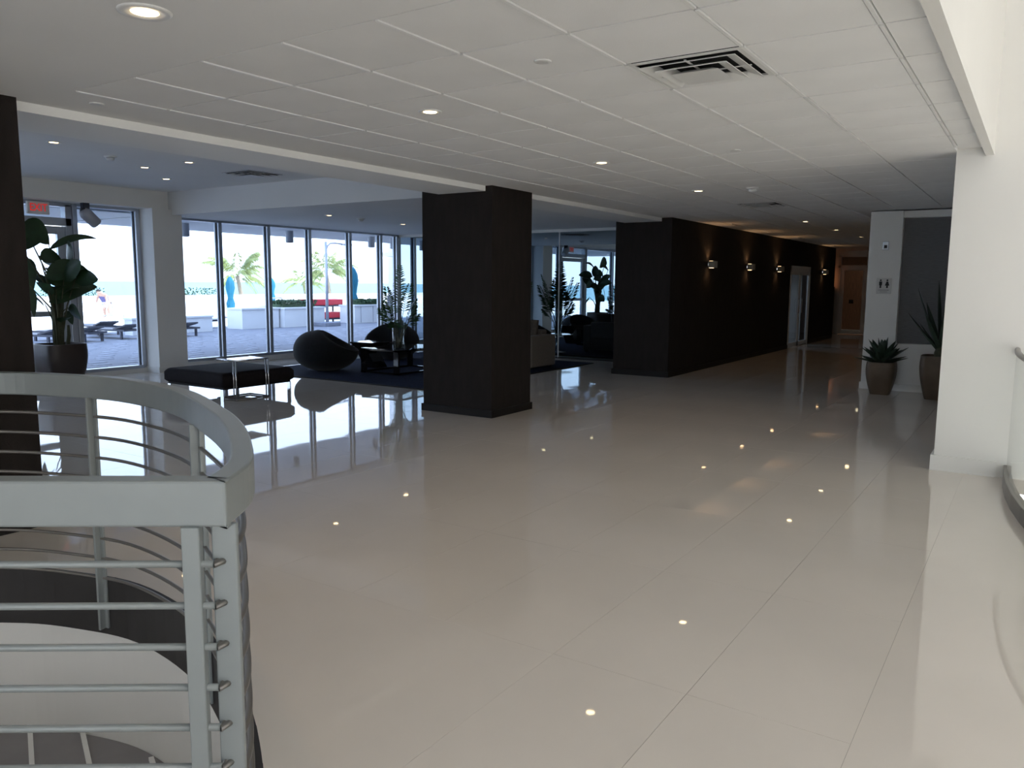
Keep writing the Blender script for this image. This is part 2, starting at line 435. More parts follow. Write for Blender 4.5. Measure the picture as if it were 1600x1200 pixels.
# restroom wall: white pier and recessed grey panel
t = wall('wall_restroom', 'white wall with a grey recessed panel behind the potted plants', [(-2.18, -1.745, 12.9, 13.6, 0, CZ), (-1.745, -0.6, 12.95, 13.6, 0, 0.70), (-1.745, -0.6, 13.02, 13.6, 0.70, CZ), (-1.745, -0.6, 12.95, 13.6, 2.53, CZ), (-2.18, 3, 13.6, 28.0, 0, 3.2)], 'white',
     base=[(-2.2, -0.65, 12.885, 12.95, 0, 0.1)])
obj('grey_panel', MB().box(-1.735, -0.66, 12.985, 13.03, 0.705, 2.525), 'panel', t, world=True)
# dark block and corridor wall with a glass door opening
t = wall('wall_left', 'long dark brown corridor wall with sconces', [(-6.11, -5.1, 12.42, 13.4, 0, CZ + 0.1), (-5.3, -5.1, 13.4, 19.93, 0, CZ + 0.1), (-5.3, -5.1, 21.93, 24.9, 0, CZ + 0.1), (-5.3, -5.1, 19.93, 21.93, 2.02, CZ + 0.1), (-6.11, -5.9, 13.4, 14.45, 0, CZ + 0.1), (-7.5, -5.3, 24.7, 24.9, 0, CZ + 0.1)], 'dark',
     base=[(-6.13, -5.08, 12.4, 13.4, 0, 0.09), (-5.12, -5.085, 13.4, 19.93, 0, 0.09), (-5.12, -5.085, 21.93, 24.9, 0, 0.09)], bm='darkbase')
# room behind the corridor door
wall('wall_back_room', 'pale room seen through the corridor glass door', [(-8.4, -8.2, 18.0, 24.0, 0, CZ), (-8.4, -5.3, 17.8, 18.0, 0, CZ), (-8.4, -5.3, 24.0, 24.2, 0, CZ), (-8.4, -5.3, 17.8, 24.2, CZ, CZ + 0.2)], 'white')
# far end of corridor
wall('wall_far', 'white end wall around the far glass door', [(-7.5, -5.42, 27.0, 27.2, 0, CZ), (-4.5, -2.1, 27.0, 27.2, 0, CZ), (-5.42, -4.5, 27.0, 27.2, 2.5, CZ), (-7.7, -7.5, 24.7, 27.2, 0, CZ)], 'white')
wall('wall_far_reflection', 'brown panelled wall standing in for wood reflected in the far door', [(-7.0, -3.0, 30.0, 30.2, 0, CZ)], 'wood')  # stands in for the brown reflection on the far glass door
wall('wall_far_side', 'side walls of the room behind the far door', [(-7.0, -6.8, 27.2, 30.2, 0, CZ), (-3.2, -3.0, 27.2, 30.2, 0, CZ), (-7.0, -3.0, 27.2, 30.2, CZ, CZ + 0.2), (-7.0, -3.0, 27.2, 30.2, -0.1, 0)], 'white')
wall('wall_lounge_end', 'white wall closing the near end of the lounge', [(WX - 0.2, -5.28, -1.2, -1.0, 0, 3.2)], 'white')
wall('wall_stair_side', 'white wall beside the stair well', [(-6.4, -6.2, FY0, -1.0, -1.1, CZ)], 'white')
# mirror wall at the far end of the lounge
wall('wall_lounge_mirror', 'wall carrying the tall mirrors at the lounge end', [(WX - 0.15, -5.9, 14.33, 14.5, 0, 3.2)], 'white')
for k, (a, b) in enumerate([(-12.68, -10.4), (-10.39, -8.315), (-8.305, -6.12)]):
    t = thing('mirror_panel', ['tall wall mirror panel in the window corner', 'tall wall mirror panel behind the brown column', 'tall wall mirror panel next to the dark corridor block'][k], 'mirror', ((a + b) / 2, 14.32, 0), group='mirror panels on the lounge end wall')
    obj('mirror_glass', MB().box(a, b, 14.315, 14.329, 0.02, 2.59), 'mirror', t, world=True)
    obj('edge_strip', MB().box(b - 0.008, b + 0.008, 14.300, 14.33, 0.02, 2.59), 'tbar', t, world=True)  # white colour stands in for light caught on the polished edge
    obj('base_channel', MB().box(a, b, 14.305, 14.33, 0, 0.022), 'darkbase', t, world=True)
# atrium shell behind and to the right of the camera
struct('ceiling_atrium', MB().box(-0.45, 9.0, FY0, 12.9, 6.2, 6.4), 'ceil', 'high white ceiling of the atrium', 'ceiling')
struct('floor_lower', MB().box(-6.4, 9.0, FY0, 7.6, -3.5, -3.4), 'white', 'pale floor of the level below the atrium', 'floor')

# ------------------------------------------------------------------ columns
def column(label, x0, x1, y0, y1, z1, m='dark', bm='darkbase', bh=0.085, group=None):
    t = thing('column', label, 'column', ((x0 + x1) / 2, (y0 + y1) / 2, 0), group=group)
    obj('shaft', MB().box(x0, x1, y0, y1, 0, z1), m, t, world=True)
    obj('skirting', MB().box(x0 - .02, x1 + .02, y0 - .02, y1 + .02, 0, bh), bm, t, world=True)
    return t
column('dark brown square column standing free in the middle of the lobby', -6.2, -5.19, 7.42, 8.26, CZ + 0.05)
column('dark brown column at the left edge behind the curved railing', -6.2, -5.19, 1.62, 2.46, CZ + 0.05)
column('white square column between the exit sidelight and the lounge windows', WX + 0.02, -12.32, 7.84, 8.38, 2.74, 'white', 'white', 0.1)

# ------------------------------------------------------------------ window wall
def pane_window(name, label, y0, y1, z0, z1, x=WX, mull=0.075, ends=(True, True)):
    t = thing(name, label, 'window', (x, (y0 + y1) / 2, 0), kind='structure')
    obj('glass_pane', MB().box(x - 0.01, x + 0.002, y0, y1, z0, z1), 'glass', t, world=True)
    d0, d1 = x - 0.07, x + 0.07
    for yy, on in ((y0, ends[0]), (y1, ends[1])):
        if not on: continue
        m_ = obj('mullion', MB().box(d0, d1, yy - mull / 2, yy + mull / 2, z0 - 0.04, z1 + 0.04), 'alum', t, 0.006, world=True)
        obj('gasket', MB().box(x - 0.02, x + 0.02, yy - mull / 2 - 0.014, yy + mull / 2 + 0.014, z0, z1), 'gasket', m_, world=True)
    obj('bottom_rail', MB().box(d0, d1, y0, y1, z0 - 0.05, z0), 'alum', t, 0.004, world=True)
    obj('top_rail', MB().box(d0, d1, y0, y1, z1, z1 + 0.045), 'alum', t, 0.004, world=True)
    return t
ys = [8.40, 9.41, 10.52, 11.58, 12.74, 13.72, 14.28]
labs = ['floor to ceiling lounge window next to the white column', 'floor to ceiling lounge window above the bench side table', 'floor to ceiling lounge window left of the near egg chair', 'floor to ceiling lounge window behind the near egg chair',
        'floor to ceiling lounge window behind the black pedestal table', 'narrow lounge window in the mirror corner']
for k in range(6):
    pane_window('window_%d' % (k + 2), labs[k], ys[k], ys[k + 1], 0.15, 2.61, ends=(True, k == 5))
wall('wall_window_sill', 'low white sill wall under the lounge windows', [(WX - 0.12, WX + 0.1, 8.38, 14.3, 0, 0.1), (WX - 0.12, WX + 0.1, 6.7, 7.86, 0, 0.07), (WX - 0.12, WX + 0.1, -1.0, 5.4, 0, 0.07)], 'white')
struct('trim_4', MB().box(WX - 0.12, WX + 0.1, 8.38, 14.4, 2.652, 2.70), 'white', 'white strip above the lounge windows', 'trim')
pane_window('window_1', 'tall sidelight window right of the exit door', 6.76, 7.80, 0.12, 2.69)
for k, (a, b) in enumerate([(-0.9, 1.0), (1.0, 3.0), (3.0, 5.0)]):
    pane_window('window_%d' % (k + 8), ['tall window at the near end of the lounge', 'second tall window from the near lounge end', 'tall window left of the exit door'][k], a, b, 0.12, 2.66, ends=(True, k == 2))
# exit door
t = thing('door_1', 'aluminium framed glass exit door under the exit sign', 'door', (WX, 5.9, 0), kind='structure')
fr = MB()
for yy in (5.06, 6.66): fr.box(WX - 0.07, WX + 0.07, yy - 0.05, yy + 0.05, 0, 2.71)
fr.box(WX - 0.07, WX + 0.07, 5.0, 6.7, 2.67, 2.735); fr.box(WX - 0.07, WX + 0.07, 5.0, 6.7, 2.38, 2.50)
obj('door_frame', fr, 'alum', t, 0.005, world=True)
obj('transom_pane', MB().box(WX - 0.008, WX + 0.002, 5.1, 6.62, 2.5, 2.67), 'glass', t, world=True)
lf = obj('door_leaf', MB().box(WX - 0.03, WX + 0.03, 5.12, 5.24, 0.02, 2.37).box(WX - 0.03, WX + 0.03, 6.49, 6.61, 0.02, 2.37).box(WX - 0.03, WX + 0.03, 5.24, 6.49, 0.02, 0.3).box(WX - 0.03, WX + 0.03, 5.24, 6.49, 2.25, 2.37), 'alum', t, 0.004, world=True)
obj('door_pane', MB().box(WX - 0.008, WX + 0.002, 5.24, 6.49, 0.3, 2.25), 'glass', lf, world=True)
obj('push_bar', MB().box(WX + 0.03, WX + 0.09, 5.2, 6.53, 0.99, 1.07), 'alum', lf, 0.01, world=True)

def text_mesh(body, size, ext=0.002):
    c = bpy.data.curves.new('lettering', 'FONT'); c.body = body; c.size = size; c.extrude = ext; c.align_x = 'CENTER'; c.align_y = 'CENTER'; c.offset = size * 0.012
    o = bpy.data.objects.new('lettering', c); COL.objects.link(o)
    me = bpy.data.meshes.new_from_object(o.evaluated_get(bpy.context.evaluated_depsgraph_get()))
    bpy.data.objects.remove(o); bpy.data.curves.remove(c); return me
t = thing('exit_sign', 'white exit sign with red letters above the glass exit door', 'sign', (WX + 0.1, 6.18, 2.62))
obj('sign_box', MB().box(0, 0.05, -0.16, 0.16, -0.095, 0.095), 'signw', t, 0.008)
obj('mounting_plate', MB().box(-0.04, 0.0, -0.06, 0.06, -0.05, 0.09), 'signw', t)
lm = text_mesh('EXIT', 0.155); lm.materials.append(MT['red'])
lo = obj('lettering', lm, None, t); lo.rotation_euler = Matrix(((0, 0, 1), (1, 0, 0), (0, 1, 0))).to_euler(); lo.location = (0.053, 0, 0); lo.scale = (0.8, 1.0, 1.0)
tag(lo, 'red capital letters EXIT')
# emergency flood light fixture hanging in the sidelight
t = thing('ceiling_floodlight', 'grey tilted floodlight hanging at the top of the exit sidelight', 'light fixture', (-12.45, 6.80, 2.735))
obj('bracket', MB().box(-0.04, 0.04, -0.05, 0.05, -0.1, 0).lathe([(0.05, -0.2), (0.075, -0.17), (0.075, -0.1), (0.05, -0.08)], 14), 'gasket', t, smooth=False)
hd = MB().lathe([(0.05, -0.13), (0.085, -0.11), (0.09, 0.08), (0.06, 0.13), (0.02, 0.14)], 18)
h_ = obj('lamp_head', hd, 'lamppost', t, smooth=True); h_.location = (0.02, 0.06, -0.22); h_.rotation_euler = (math.radians(48), 0, 0); h_.scale = (1.05, 1.05, 1.15)
t2 = obj('lamp_lens', MB().lathe([(0.075, -0.004), (0.075, 0.004)], 18), 'frost', h_); t2.location = (0, 0, -0.118)

# ------------------------------------------------------------------ atrium glazing behind the camera
def glaze(name, label, x0, x1, z0, z1, y, n, rows):
    t = thing(name, label, 'window', ((x0 + x1) / 2, y, z0), kind='structure')
    for r in range(rows):
        for k in range(n):
            a, b = x0 + (x1 - x0) * k / n, x0 + (x1 - x0) * (k + 1) / n; c, d = z0 + (z1 - z0) * r / rows, z0 + (z1 - z0) * (r + 1) / rows
            obj('glass_pane', MB().box(a, b, y - 0.006, y + 0.006, c, d), 'glasswarm', t, world=True)
    for k in range(n + 1):
        a = x0 + (x1 - x0) * k / n; obj('mullion', MB().box(a - 0.035, a + 0.035, y - 0.07, y + 0.07, z0, z1), 'alum', t, world=True)
    for r in range(rows + 1):
        c = z0 + (z1 - z0) * r / rows; obj('transom', MB().box(x0, x1, y - 0.06, y + 0.06, c - 0.03, c + 0.03), 'alum', t, world=True)
glaze('window_11', 'double height glazed end wall of the atrium', -0.42, 8.8, -3.3, 6.15, FY0, 6, 4)
wall('wall_back', 'white wall behind the stair at the near end of the lobby', [(-6.4, -0.39, FY0 - 0.2, FY0, -3.4, 0.32), (-6.4, -0.39, FY0 - 0.2, FY0, 2.33, 3.2)], 'white')
def glaze_x(name, label, y0, y1, z0, z1, x, n, rows):
    t = thing(name, label, 'window', (x, (y0 + y1) / 2, z0), kind='structure')
    for r in range(rows):
        for k in range(n):
            a, b = y0 + (y1 - y0) * k / n, y0 + (y1 - y0) * (k + 1) / n; c, d = z0 + (z1 - z0) * r / rows, z0 + (z1 - z0) * (r + 1) / rows
            obj('glass_pane', MB().box(x - 0.006, x + 0.006, a, b, c, d), 'glassside', t, world=True)
    for k in range(n + 1):
        a = y0 + (y1 - y0) * k / n; obj('mullion', MB().box(x - 0.07, x + 0.07, a - 0.035, a + 0.035, z0, z1), 'alum', t, world=True)
    for r in range(rows + 1):
        c = z0 + (z1 - z0) * r / rows; obj('transom', MB().box(x - 0.06, x + 0.06, y0, y1, c - 0.03, c + 0.03), 'alum', t, world=True)
glaze('window_13', 'added unseen glazing behind the stair brightening the lobby', -6.2, -0.42, 0.35, 2.3, FY0, 4, 1)  # extra glazing added to lift the floor, railing and ceiling
glaze_x('window_12', 'double height glazed side wall of the atrium', FY0, 7.5, -3.3, 4.0, 8.9, 7, 3)
wall('wall_light_block', 'unseen white wall added above the side glazing to cut its light', [(8.8, 9.0, FY0, 7.5, 4.03, 6.2)], 'white')  # unseen wall added to cut light on the fascia and pier
struct('forecourt', MB().box(-40, 60, -60, FY0 - 0.2, -3.6, -3.42).box(9.0, 60, FY0 - 0.2, 40, -3.6, -3.42), 'sand', 'pale forecourt paving outside the atrium', 'paving')

# ------------------------------------------------------------------ stair well and railing
struct('stair_fascia', MB().sweep(ARC2, 0.03, -0.31, -0.001, side=-0.012), 'fascia', 'dark curved slab edge around the stair opening', 'fascia')
struct('stair_drum_wall', MB().sweep([(p[0], p[1]) for p in ARC2], 0.05, -1.0, -0.31, side=0.02), 'white', 'curved white wall of the stair well below the slab edge', 'wall')
STRIPS = [((-4.69, 2.06), (-3.55, 1.55)), ((-4.25, 2.13), (-3.2, 1.68)), ((-3.69, 2.19), (-2.9, 1.84))]
t = thing('stair_landing', 'grey stair landing with metal divider strips below the railing', 'landing', (-3.5, 1.2, -0.93), kind='structure')
obj('landing_slab', MB().prism(hull(ARC2 + [FRONT_END, (-6.2, -3.5), (-6.2, 0.6), (-1.3, 1.0), (-2.0, -1.5)]), -1.05, -0.93), 'landing', t, world=True)
for (ax, ay), (bx_, by_) in STRIPS:
    d = Vector((bx_ - ax, by_ - ay)).normalized(); n_ = Vector((-d.y, d.x)) * 0.012
    obj('divider_strip', MB().prism([(ax + n_.x, ay + n_.y), (ax - n_.x, ay - n_.y), (bx_ - n_.x, by_ - n_.y), (bx_ + n_.x, by_ + n_.y)], -0.931, -0.915), 'tbar', t, world=True)
RL = thing('stair_railing', 'grey steel railing curving around the stair opening in front', 'railing', (ARC2[-1][0], ARC2[-1][1], 0))
path = ARC2 + [(ARC2[-1][0] + FU.x * d, ARC2[-1][1] + FU.y * d) for d in (0.6, 1.4, 2.4, 3.4)]
obj('handrail', MB().sweep(path, 0.062, 0.955, 1.07, side=-0.031), 'rail', RL, 0.006, world=True)
def inset(pl, d):
    out = []
    for i in range(len(pl)):
        a = Vector(pl[max(i - 1, 0)]); b = Vector(pl[min(i + 1, len(pl) - 1)]); tt = (b - a).normalized(); n_ = Vector((tt.y, -tt.x))
        out.append((pl[i][0] + n_.x * d, pl[i][1] + n_.y * d))
    return out
arc_in = inset(ARC2, 0.035)
BARZ = [0.860 - 0.107 * k for k in range(9)]
P1 = Vector((-1.685, 1.135, 0)); P2 = Vector((-1.645, 1.20, 0))
for z in BARZ:
    obj('curved_bar', MB().tube([(x, y, z) for x, y in arc_in[2:]] + [(P2.x, P2.y, z)], 0.0085, 8), 'railbar', RL, smooth=True, world=True)
    q = P2 + Vector((0.0, -0.035, 0)); obj('front_bar', MB().tube([(q.x + FU.x * d, q.y + FU.y * d, z) for d in (0.0, 0.6, 1.3, 2.2, 3.4)], 0.0095, 8), 'rail', RL, smooth=True, world=True)
def flat_post(c, d, w, th, z0, z1):
    d = Vector((d[0], d[1], 0)).normalized(); n_ = Vector((-d.y, d.x, 0)); c = Vector(c)
    ps = [c + d * w / 2 * a + n_ * th / 2 * b for a, b in ((-1, -1), (1, -1), (1, 1), (-1, 1))]
    return MB().prism([(p.x, p.y) for p in ps], z0, z1)
obj('post', flat_post(P1, FU, 0.044, 0.03, -0.93, 0.956), 'rail', RL, 0.004, world=True)
obj('post', flat_post(P2, (0.82, 0.57), 0.062, 0.02, -0.93, 0.956), 'rail', RL, 0.004, world=True)
pe = P1 + FU * 1.9
obj('post', flat_post(pe, FU, 0.044, 0.03, -0.93, 0.956), 'rail', RL, 0.004, world=True)
def arc_at_px(px, z):
    best = min(range(2, len(arc_in) - 2), key=lambda i: abs(project((*arc_in[i], z))[0] - px)); return best
for px in (146, 316):
    i = arc_at_px(px, 0.4); a = Vector((*arc_in[i], 0)); tn = Vector((arc_in[i + 1][0] - arc_in[i - 1][0], arc_in[i + 1][1] - arc_in[i - 1][1], 0)).normalized()
    obj('post', flat_post(a + Vector((tn.y, -tn.x, 0)) * 0.01, (-tn.y, tn.x), 0.06, 0.014, -0.27, 0.96), 'rail', RL, 0.003, world=True)
    obj('post_flange', flat_post(a, (tn.x, tn.y), 0.05, 0.012, -0.27, 0.96), 'rail', RL, 0.002, world=True)

# glass balustrade on the right
t = thing('glass_balustrade', 'curved glass balustrade with steel base shoe at the right edge', 'balustrade', (BAL[0][0], BAL[0][1], 0))
bp_ = BAL[:14]; bp_[0] = (bp_[0][0], 7.49)
obj('base_shoe', MB().sweep(bp_, 0.055, -0.02, 0.11, side=0.0), 'railbar', t, 0.004, world=True)
obj('glass_panel', MB().sweep(bp_, 0.014, 0.1, 1.03, side=0.0), 'clear', t, world=True)
obj('handrail', MB().tube([(x, y, 1.05) for x, y in bp_], 0.021, 10), 'railbar', t, smooth=True, world=True)
struct('trim_5', MB().sweep(BAL, 0.03, -0.3, -0.002, side=0.03), 'white', 'white slab edge of the atrium opening', 'trim')

# ------------------------------------------------------------------ ceiling fittings
def make_downlight(r=0.042, ring=0.075):
    rm = MB().lathe([(r, 0.0), (r, -0.003), (ring - 0.01, -0.009), (ring, -0.004), (ring, 0.0)], 24, cap0=False, cap1=False).mesh('trim_ring'); rm.materials.append(MT['signw'])
    lm = MB().lathe([(r + 0.001, 0.0), (r + 0.001, -0.004)], 24).mesh('lens'); lm.materials.append(MT['lamp'])
    return rm, lm
DL = make_downlight(); DLB = make_downlight(0.052, 0.105)
def downlight(x, y, z, label, group, big=False, power=0):
    t = thing('downlight', label, 'downlight', (x, y, z), group=group)
    a, b = DLB if big else DL
    obj('trim_ring', a, None, t, smooth=True); obj('lens', b, None, t)
    if power:
        ld = bpy.data.lights.new('downlight_lamp', 'SPOT'); ld.energy = power; ld.color = (1.0, 0.72, 0.45); ld.spot_size = math.radians(110); ld.spot_blend = 0.9; ld.shadow_soft_size = 0.04
        lo = bpy.data.objects.new('downlight_lamp', ld); COL.objects.link(lo); lo.parent = t; lo.location = (0, 0, -0.02)
G1, G2 = 'recessed downlights along the lobby ceiling', 'recessed downlights in the lounge ceiling'
for x, y, big, lab in [(-3.11, 1.99, True, 'large recessed downlight nearest the camera above the stair railing'), (-3.33, 4.07, False, 'recessed downlight left of the large ceiling vent'),
                  (-3.38, 6.55, False, 'second glowing downlight in the tiled ceiling beyond the vent'), (-3.41, 9.06, False, 'glowing downlight just before the small ceiling vent'),
                  (-3.45, 14.27, False, 'downlight over the dark corridor beside a detector'), (-3.44, 16.69, False, 'downlight deep in the dark corridor, second last'), (-3.45, 19.33, False, 'last tiny downlight far down the corridor'),
                  (-3.4, 11.6, False, 'small downlight just beyond the corridor ceiling vent')][:7]:
    downlight(x, y, CZ, lab, G1, big, 9 if y < 10 else 1.5)
for x, y, z, lab in [(-9.04, 4.64, 3.03, 'lounge downlight nearest the left dark column'), (-9.97, 6.27, 3.03, 'left one of the three clustered lounge downlights'), (-10.81, 7.13, 3.03, 'lowest of the three clustered lounge downlights'), (-9.06, 6.3, 3.03, 'right one of the three clustered lounge downlights'),
                (-9.98, 9.54, 2.65, 'lounge downlight above the near egg chair'), (-10.23, 11.68, 2.65, 'lounge downlight beside the brown column'), (-7.6, 11.2, 2.65, 'lounge downlight above the taupe armchair')]:
    downlight(x, y, z, lab, G2)

def diffuser(x, y, z, label, s=0.575, sink=0.0):
    t = thing('ceiling_vent', label, 'air vent', (x, y, z), group='square ceiling air diffusers')
    h = s / 2
    obj('duct_shade_sheet', MB().box(-h, h, -h, h, 0.014 if not sink else -0.003, 0.019 if not sink else 0.0), 'duct', t)  # flat black sheet paints the dark of the duct, no real depth
    def ring(a, b, za, zb, m='signw', nm='louvre'):
        vs = [(-a, -a, za), (a, -a, za), (a, a, za), (-a, a, za), (-b, -b, zb), (b, -b, zb), (b, b, zb), (-b, b, zb)]
        vs += [(v[0], v[1], v[2] + 0.004) for v in vs]
        fs = []
        for k in range(4):
            k2 = (k + 1) % 4
            fs += [(k, k2, k2 + 4, k + 4), (k + 8, k + 12, k2 + 12, k2 + 8), (k, k + 8, k2 + 8, k2), (k + 4, k2 + 4, k2 + 12, k + 12)]
        obj(nm, MB().add(vs, fs), m, t)
    ring(h, h - 0.03, -0.004, -0.004, nm='frame')
    ring(h - 0.045, h - 0.11, -0.018, 0.004)
    ring(h - 0.105, h - 0.175, -0.028, -0.004)
    c = h - 0.165
    obj('centre_panel', MB().hexa([(-c, -c, -0.036), (c, -c, -0.036), (c, c, -0.036), (-c, c, -0.036), (-c + .05, -c + .05, -0.014), (c - .05, -c + .05, -0.014), (c - .05, c - .05, -0.014), (-c + .05, c - .05, -0.014)]), 'signw', t)
    obj('cross_brace', MB().box(-h + .04, h - .04, -0.006, 0.006, -0.012, -0.008).box(-0.006, 0.006, -h + .04, h - .04, -0.012, -0.008), 'signw', t)
vl = ['large square air vent in the near ceiling tiles', 'small looking air vent in the middle of the corridor ceiling', 'far air vent deep in the corridor ceiling']
for (i, j), lab in zip(VENTS, vl): diffuser(GX0 + (i + .5) * GXS, GY0 + (j + .5) * GYS, CZ, lab)
diffuser(-9.25, 7.42, 3.03, 'dark air vent in the raised lounge ceiling', sink=1)
diffuser(-8.9, 12.6, 2.65, 'air vent in the low lounge ceiling near the mirrors', sink=1)
def sprinkler(x, y, z, label):
    t = thing('sprinkler_head', label, 'sprinkler', (x, y, z), group='flush sprinkler covers')
    obj('cover_plate', MB().lathe([(0.042, 0), (0.042, -0.006), (0.03, -0.009)], 20), 'signw', t)
sprinkler(-2.12, 3.46, CZ, 'round white sprinkler cover left of the large vent'); sprinkler(-2.15, 6.52, CZ, 'round white sprinkler cover beyond the large vent'); sprinkler(-4.94, 2.81, CZ, 'round white sprinkler cover near the beam')
sprinkler(-3.9, 13.6, CZ, 'pale sprinkler cover beside the corridor downlight')
def detector(x, y, z, label):
    t = thing('smoke_detector', label, 'smoke detector', (x, y, z), group='ceiling smoke detectors')
    obj('base_ring', MB().lathe([(0.07, 0), (0.07, -0.012), (0.06, -0.018)], 20), 'signw', t)
    obj('sensor_dome', MB().lathe([(0.048, -0.018), (0.045, -0.04), (0.03, -0.052), (0.012, -0.055)], 20), 'signw', t, smooth=True)
detector(-2.78, 9.07, CZ, 'white smoke detector above the small corridor vent'); detector(-9.46, 5.51, 3.03, 'pale smoke detector in the raised lounge ceiling'); detector(-10.0, 10.3, 2.65, 'white smoke detector between the two egg chair downlights')

# ------------------------------------------------------------------ wall sconces and corridor doors
for k, (y, lab) in enumerate([(14.15, 'box sconce nearest the camera on the dark wall'), (16.45, 'second box sconce along the dark wall'), (18.68, 'box sconce just before the pale glass door'), (23.25, 'box sconce beyond the pale glass door')]):
    t = thing('wall_sconce', lab, 'sconce', (-5.1, y, 1.91), group='box sconces along the corridor wall')
    obj('backplate', MB().box(0, 0.02, -0.045, 0.045, -0.045, 0.045), 'chrome', t)
    obj('sconce_body', MB().box(0.04, 0.16, -0.075, 0.075, -0.06, 0.06), 'sconce', t, 0.004)
    obj('arm', MB().box(0.015, 0.045, -0.02, 0.02, -0.02, 0.02), 'chrome', t)
    for s_ in (1, -1):
        obj('lens', MB().box(0.045, 0.10, -0.05, 0.05, s_ * 0.0615 - 0.0015, s_ * 0.0615 + 0.0015), 'sconceglow', t)
        ld = bpy.data.lights.new('sconce_lamp', 'SPOT'); ld.energy = 3.2 if s_ > 0 else 1.2; ld.color = (1.0, 0.55, 0.25); ld.spot_size = math.radians(130); ld.spot_blend = 0.8; ld.shadow_soft_size = 0.03
        lo = bpy.data.objects.new('sconce_lamp', ld); COL.objects.link(lo); lo.parent = t; lo.location = (0.07, 0, s_ * 0.075); lo.rotation_euler = (PI if s_ > 0 else 0, 0, 0)
# pale glass door in the dark wall
t = thing('door_2', 'pale double glass door set in the dark corridor wall', 'door', (-5.12, 20.93, 0), kind='structure')
obj('door_frame', MB().box(-5.16, -5.09, 19.93, 20.0, 0, 2.02).box(-5.16, -5.09, 21.86, 21.93, 0, 2.02).box(-5.16, -5.09, 19.93, 21.93, 1.88, 2.02), 'signw', t, world=True)
for a, b, s_ in ((20.0, 20.92, 1), (20.94, 21.86, -1)):
    lf = obj('door_leaf', MB().box(-5.145, -5.105, a, a + 0.07, 0.01, 1.88).box(-5.145, -5.105, b - 0.07, b, 0.01, 1.88).box(-5.145, -5.105, a, b, 0.01, 0.12).box(-5.145, -5.105, a, b, 1.8, 1.88), 'signw', t, world=True)
    obj('door_pane', MB().box(-5.13, -5.12, a + 0.07, b - 0.07, 0.12, 1.8), 'glass', lf, world=True)
    yy = b - 0.12 if s_ > 0 else a + 0.12
    obj('pull_handle', MB().tube([(-5.1, yy, 0.85), (-5.07, yy, 0.85), (-5.07, yy, 1.2), (-5.1, yy, 1.2)], 0.011, 8), 'chrome', lf, world=True)
downlight(-6.6, 20.9, CZ, 'added downlight brightening the room behind the pale corridor door', 'added downlights in the back rooms')
ld = bpy.data.lights.new('back_room_fill_lamp', 'SPOT'); ld.energy = 30; ld.color = (0.85, 0.92, 1.0); ld.spot_size = math.radians(150); ld.shadow_soft_size = 0.06  # added spot brightens this room in place of daylight
lo = bpy.data.objects.new('back_room_fill_lamp', ld); COL.objects.link(lo); lo.location = (-6.6, 20.9, CZ - 0.03)
t = thing('reception_desk', 'blue grey counter seen through the corridor glass door', 'counter', (-7.4, 20.3, 0))
obj('counter_body', MB().box(-0.3, 0.3, -1.2, 1.2, 0, 0.95), 'concrete', t); obj('counter_top', MB().box(-0.36, 0.36, -1.26, 1.26, 0.95, 0.99), 'signw', t)
# far glass door
t = thing('door_3', 'white framed glass door at the far end of the corridor', 'door', (-4.96, 27.0, 0), kind='structure')
obj('door_frame', MB().box(-5.42, -5.34, 26.93, 27.03, 0, 2.5).box(-4.58, -4.5, 26.93, 27.03, 0, 2.5).box(-5.42, -4.5, 26.93, 27.03, 2.1, 2.18).box(-5.42, -4.5, 26.93, 27.03, 2.44, 2.5), 'signw', t, world=True)
obj('transom_pane', MB().box(-5.34, -4.58, 26.97, 26.985, 2.18, 2.44), 'glass', t, world=True)
lf = obj('door_leaf', MB().box(-5.34, -5.24, 26.95, 27.0, 0.02, 2.1).box(-4.68, -4.58, 26.95, 27.0, 0.02, 2.1).box(-5.24, -4.68, 26.95, 27.0, 0.02, 0.14).box(-5.24, -4.68, 26.95, 27.0, 2.02, 2.1), 'signw', t, world=True)
obj('door_pane', MB().box(-5.24, -4.68, 26.97, 26.98, 0.14, 2.02), 'glass', lf, world=True)
obj('lock_plate', MB().box(-5.05, -4.92, 26.93, 26.965, 0.98, 1.1), 'signk', lf, world=True)
downlight(-4.9, 28.6, CZ, 'added downlight brightening the space behind the far door', 'added downlights in the back rooms')
ld = bpy.data.lights.new('far_room_fill_lamp', 'SPOT'); ld.energy = 16; ld.color = (1.0, 0.7, 0.5); ld.spot_size = math.radians(150); ld.shadow_soft_size = 0.06  # added warm spot brightens what shows through the far door
lo = bpy.data.objects.new('far_room_fill_lamp', ld); COL.objects.link(lo); lo.location = (-4.9, 28.6, CZ - 0.03)
# shelf unit and small lamp round the far corner
t = thing('shelf_unit', 'dark shelf unit at the far corner left of the end door', 'shelf', (-6.1, 26.75, 0))
obj('side_panel', MB().box(-0.6, -0.56, -0.2, 0.2, 0, 1.5), 'darkbase', t); obj('side_panel', MB().box(0.56, 0.6, -0.2, 0.2, 0, 1.5), 'darkbase', t)
for z in (0.05, 0.4, 0.75, 1.1, 1.46): obj('shelf_board', MB().box(-0.56, 0.56, -0.2, 0.2, z, z + 0.04), 'darkbase', t)
obj('back_panel', MB().box(-0.56, 0.56, 0.18, 0.2, 0, 1.5), 'darkbase', t)
t = thing('table_lamp', 'small glowing orange lamp on the far shelf unit', 'lamp', (-5.75, 26.72, 1.5))
obj('lamp_foot', MB().lathe([(0.06, 0), (0.06, 0.015), (0.012, 0.03), (0.012, 0.14)], 16), 'chrome', t)
obj('lamp_shade', MB().lathe([(0.11, 0.13), (0.08, 0.34)], 18, cap0=False, cap1=False), mat('lamp_shade', (0.6, 0.25, 0.1), 0.7, emis=(1, 0.35, 0.12), estr=1.2), t, smooth=True)

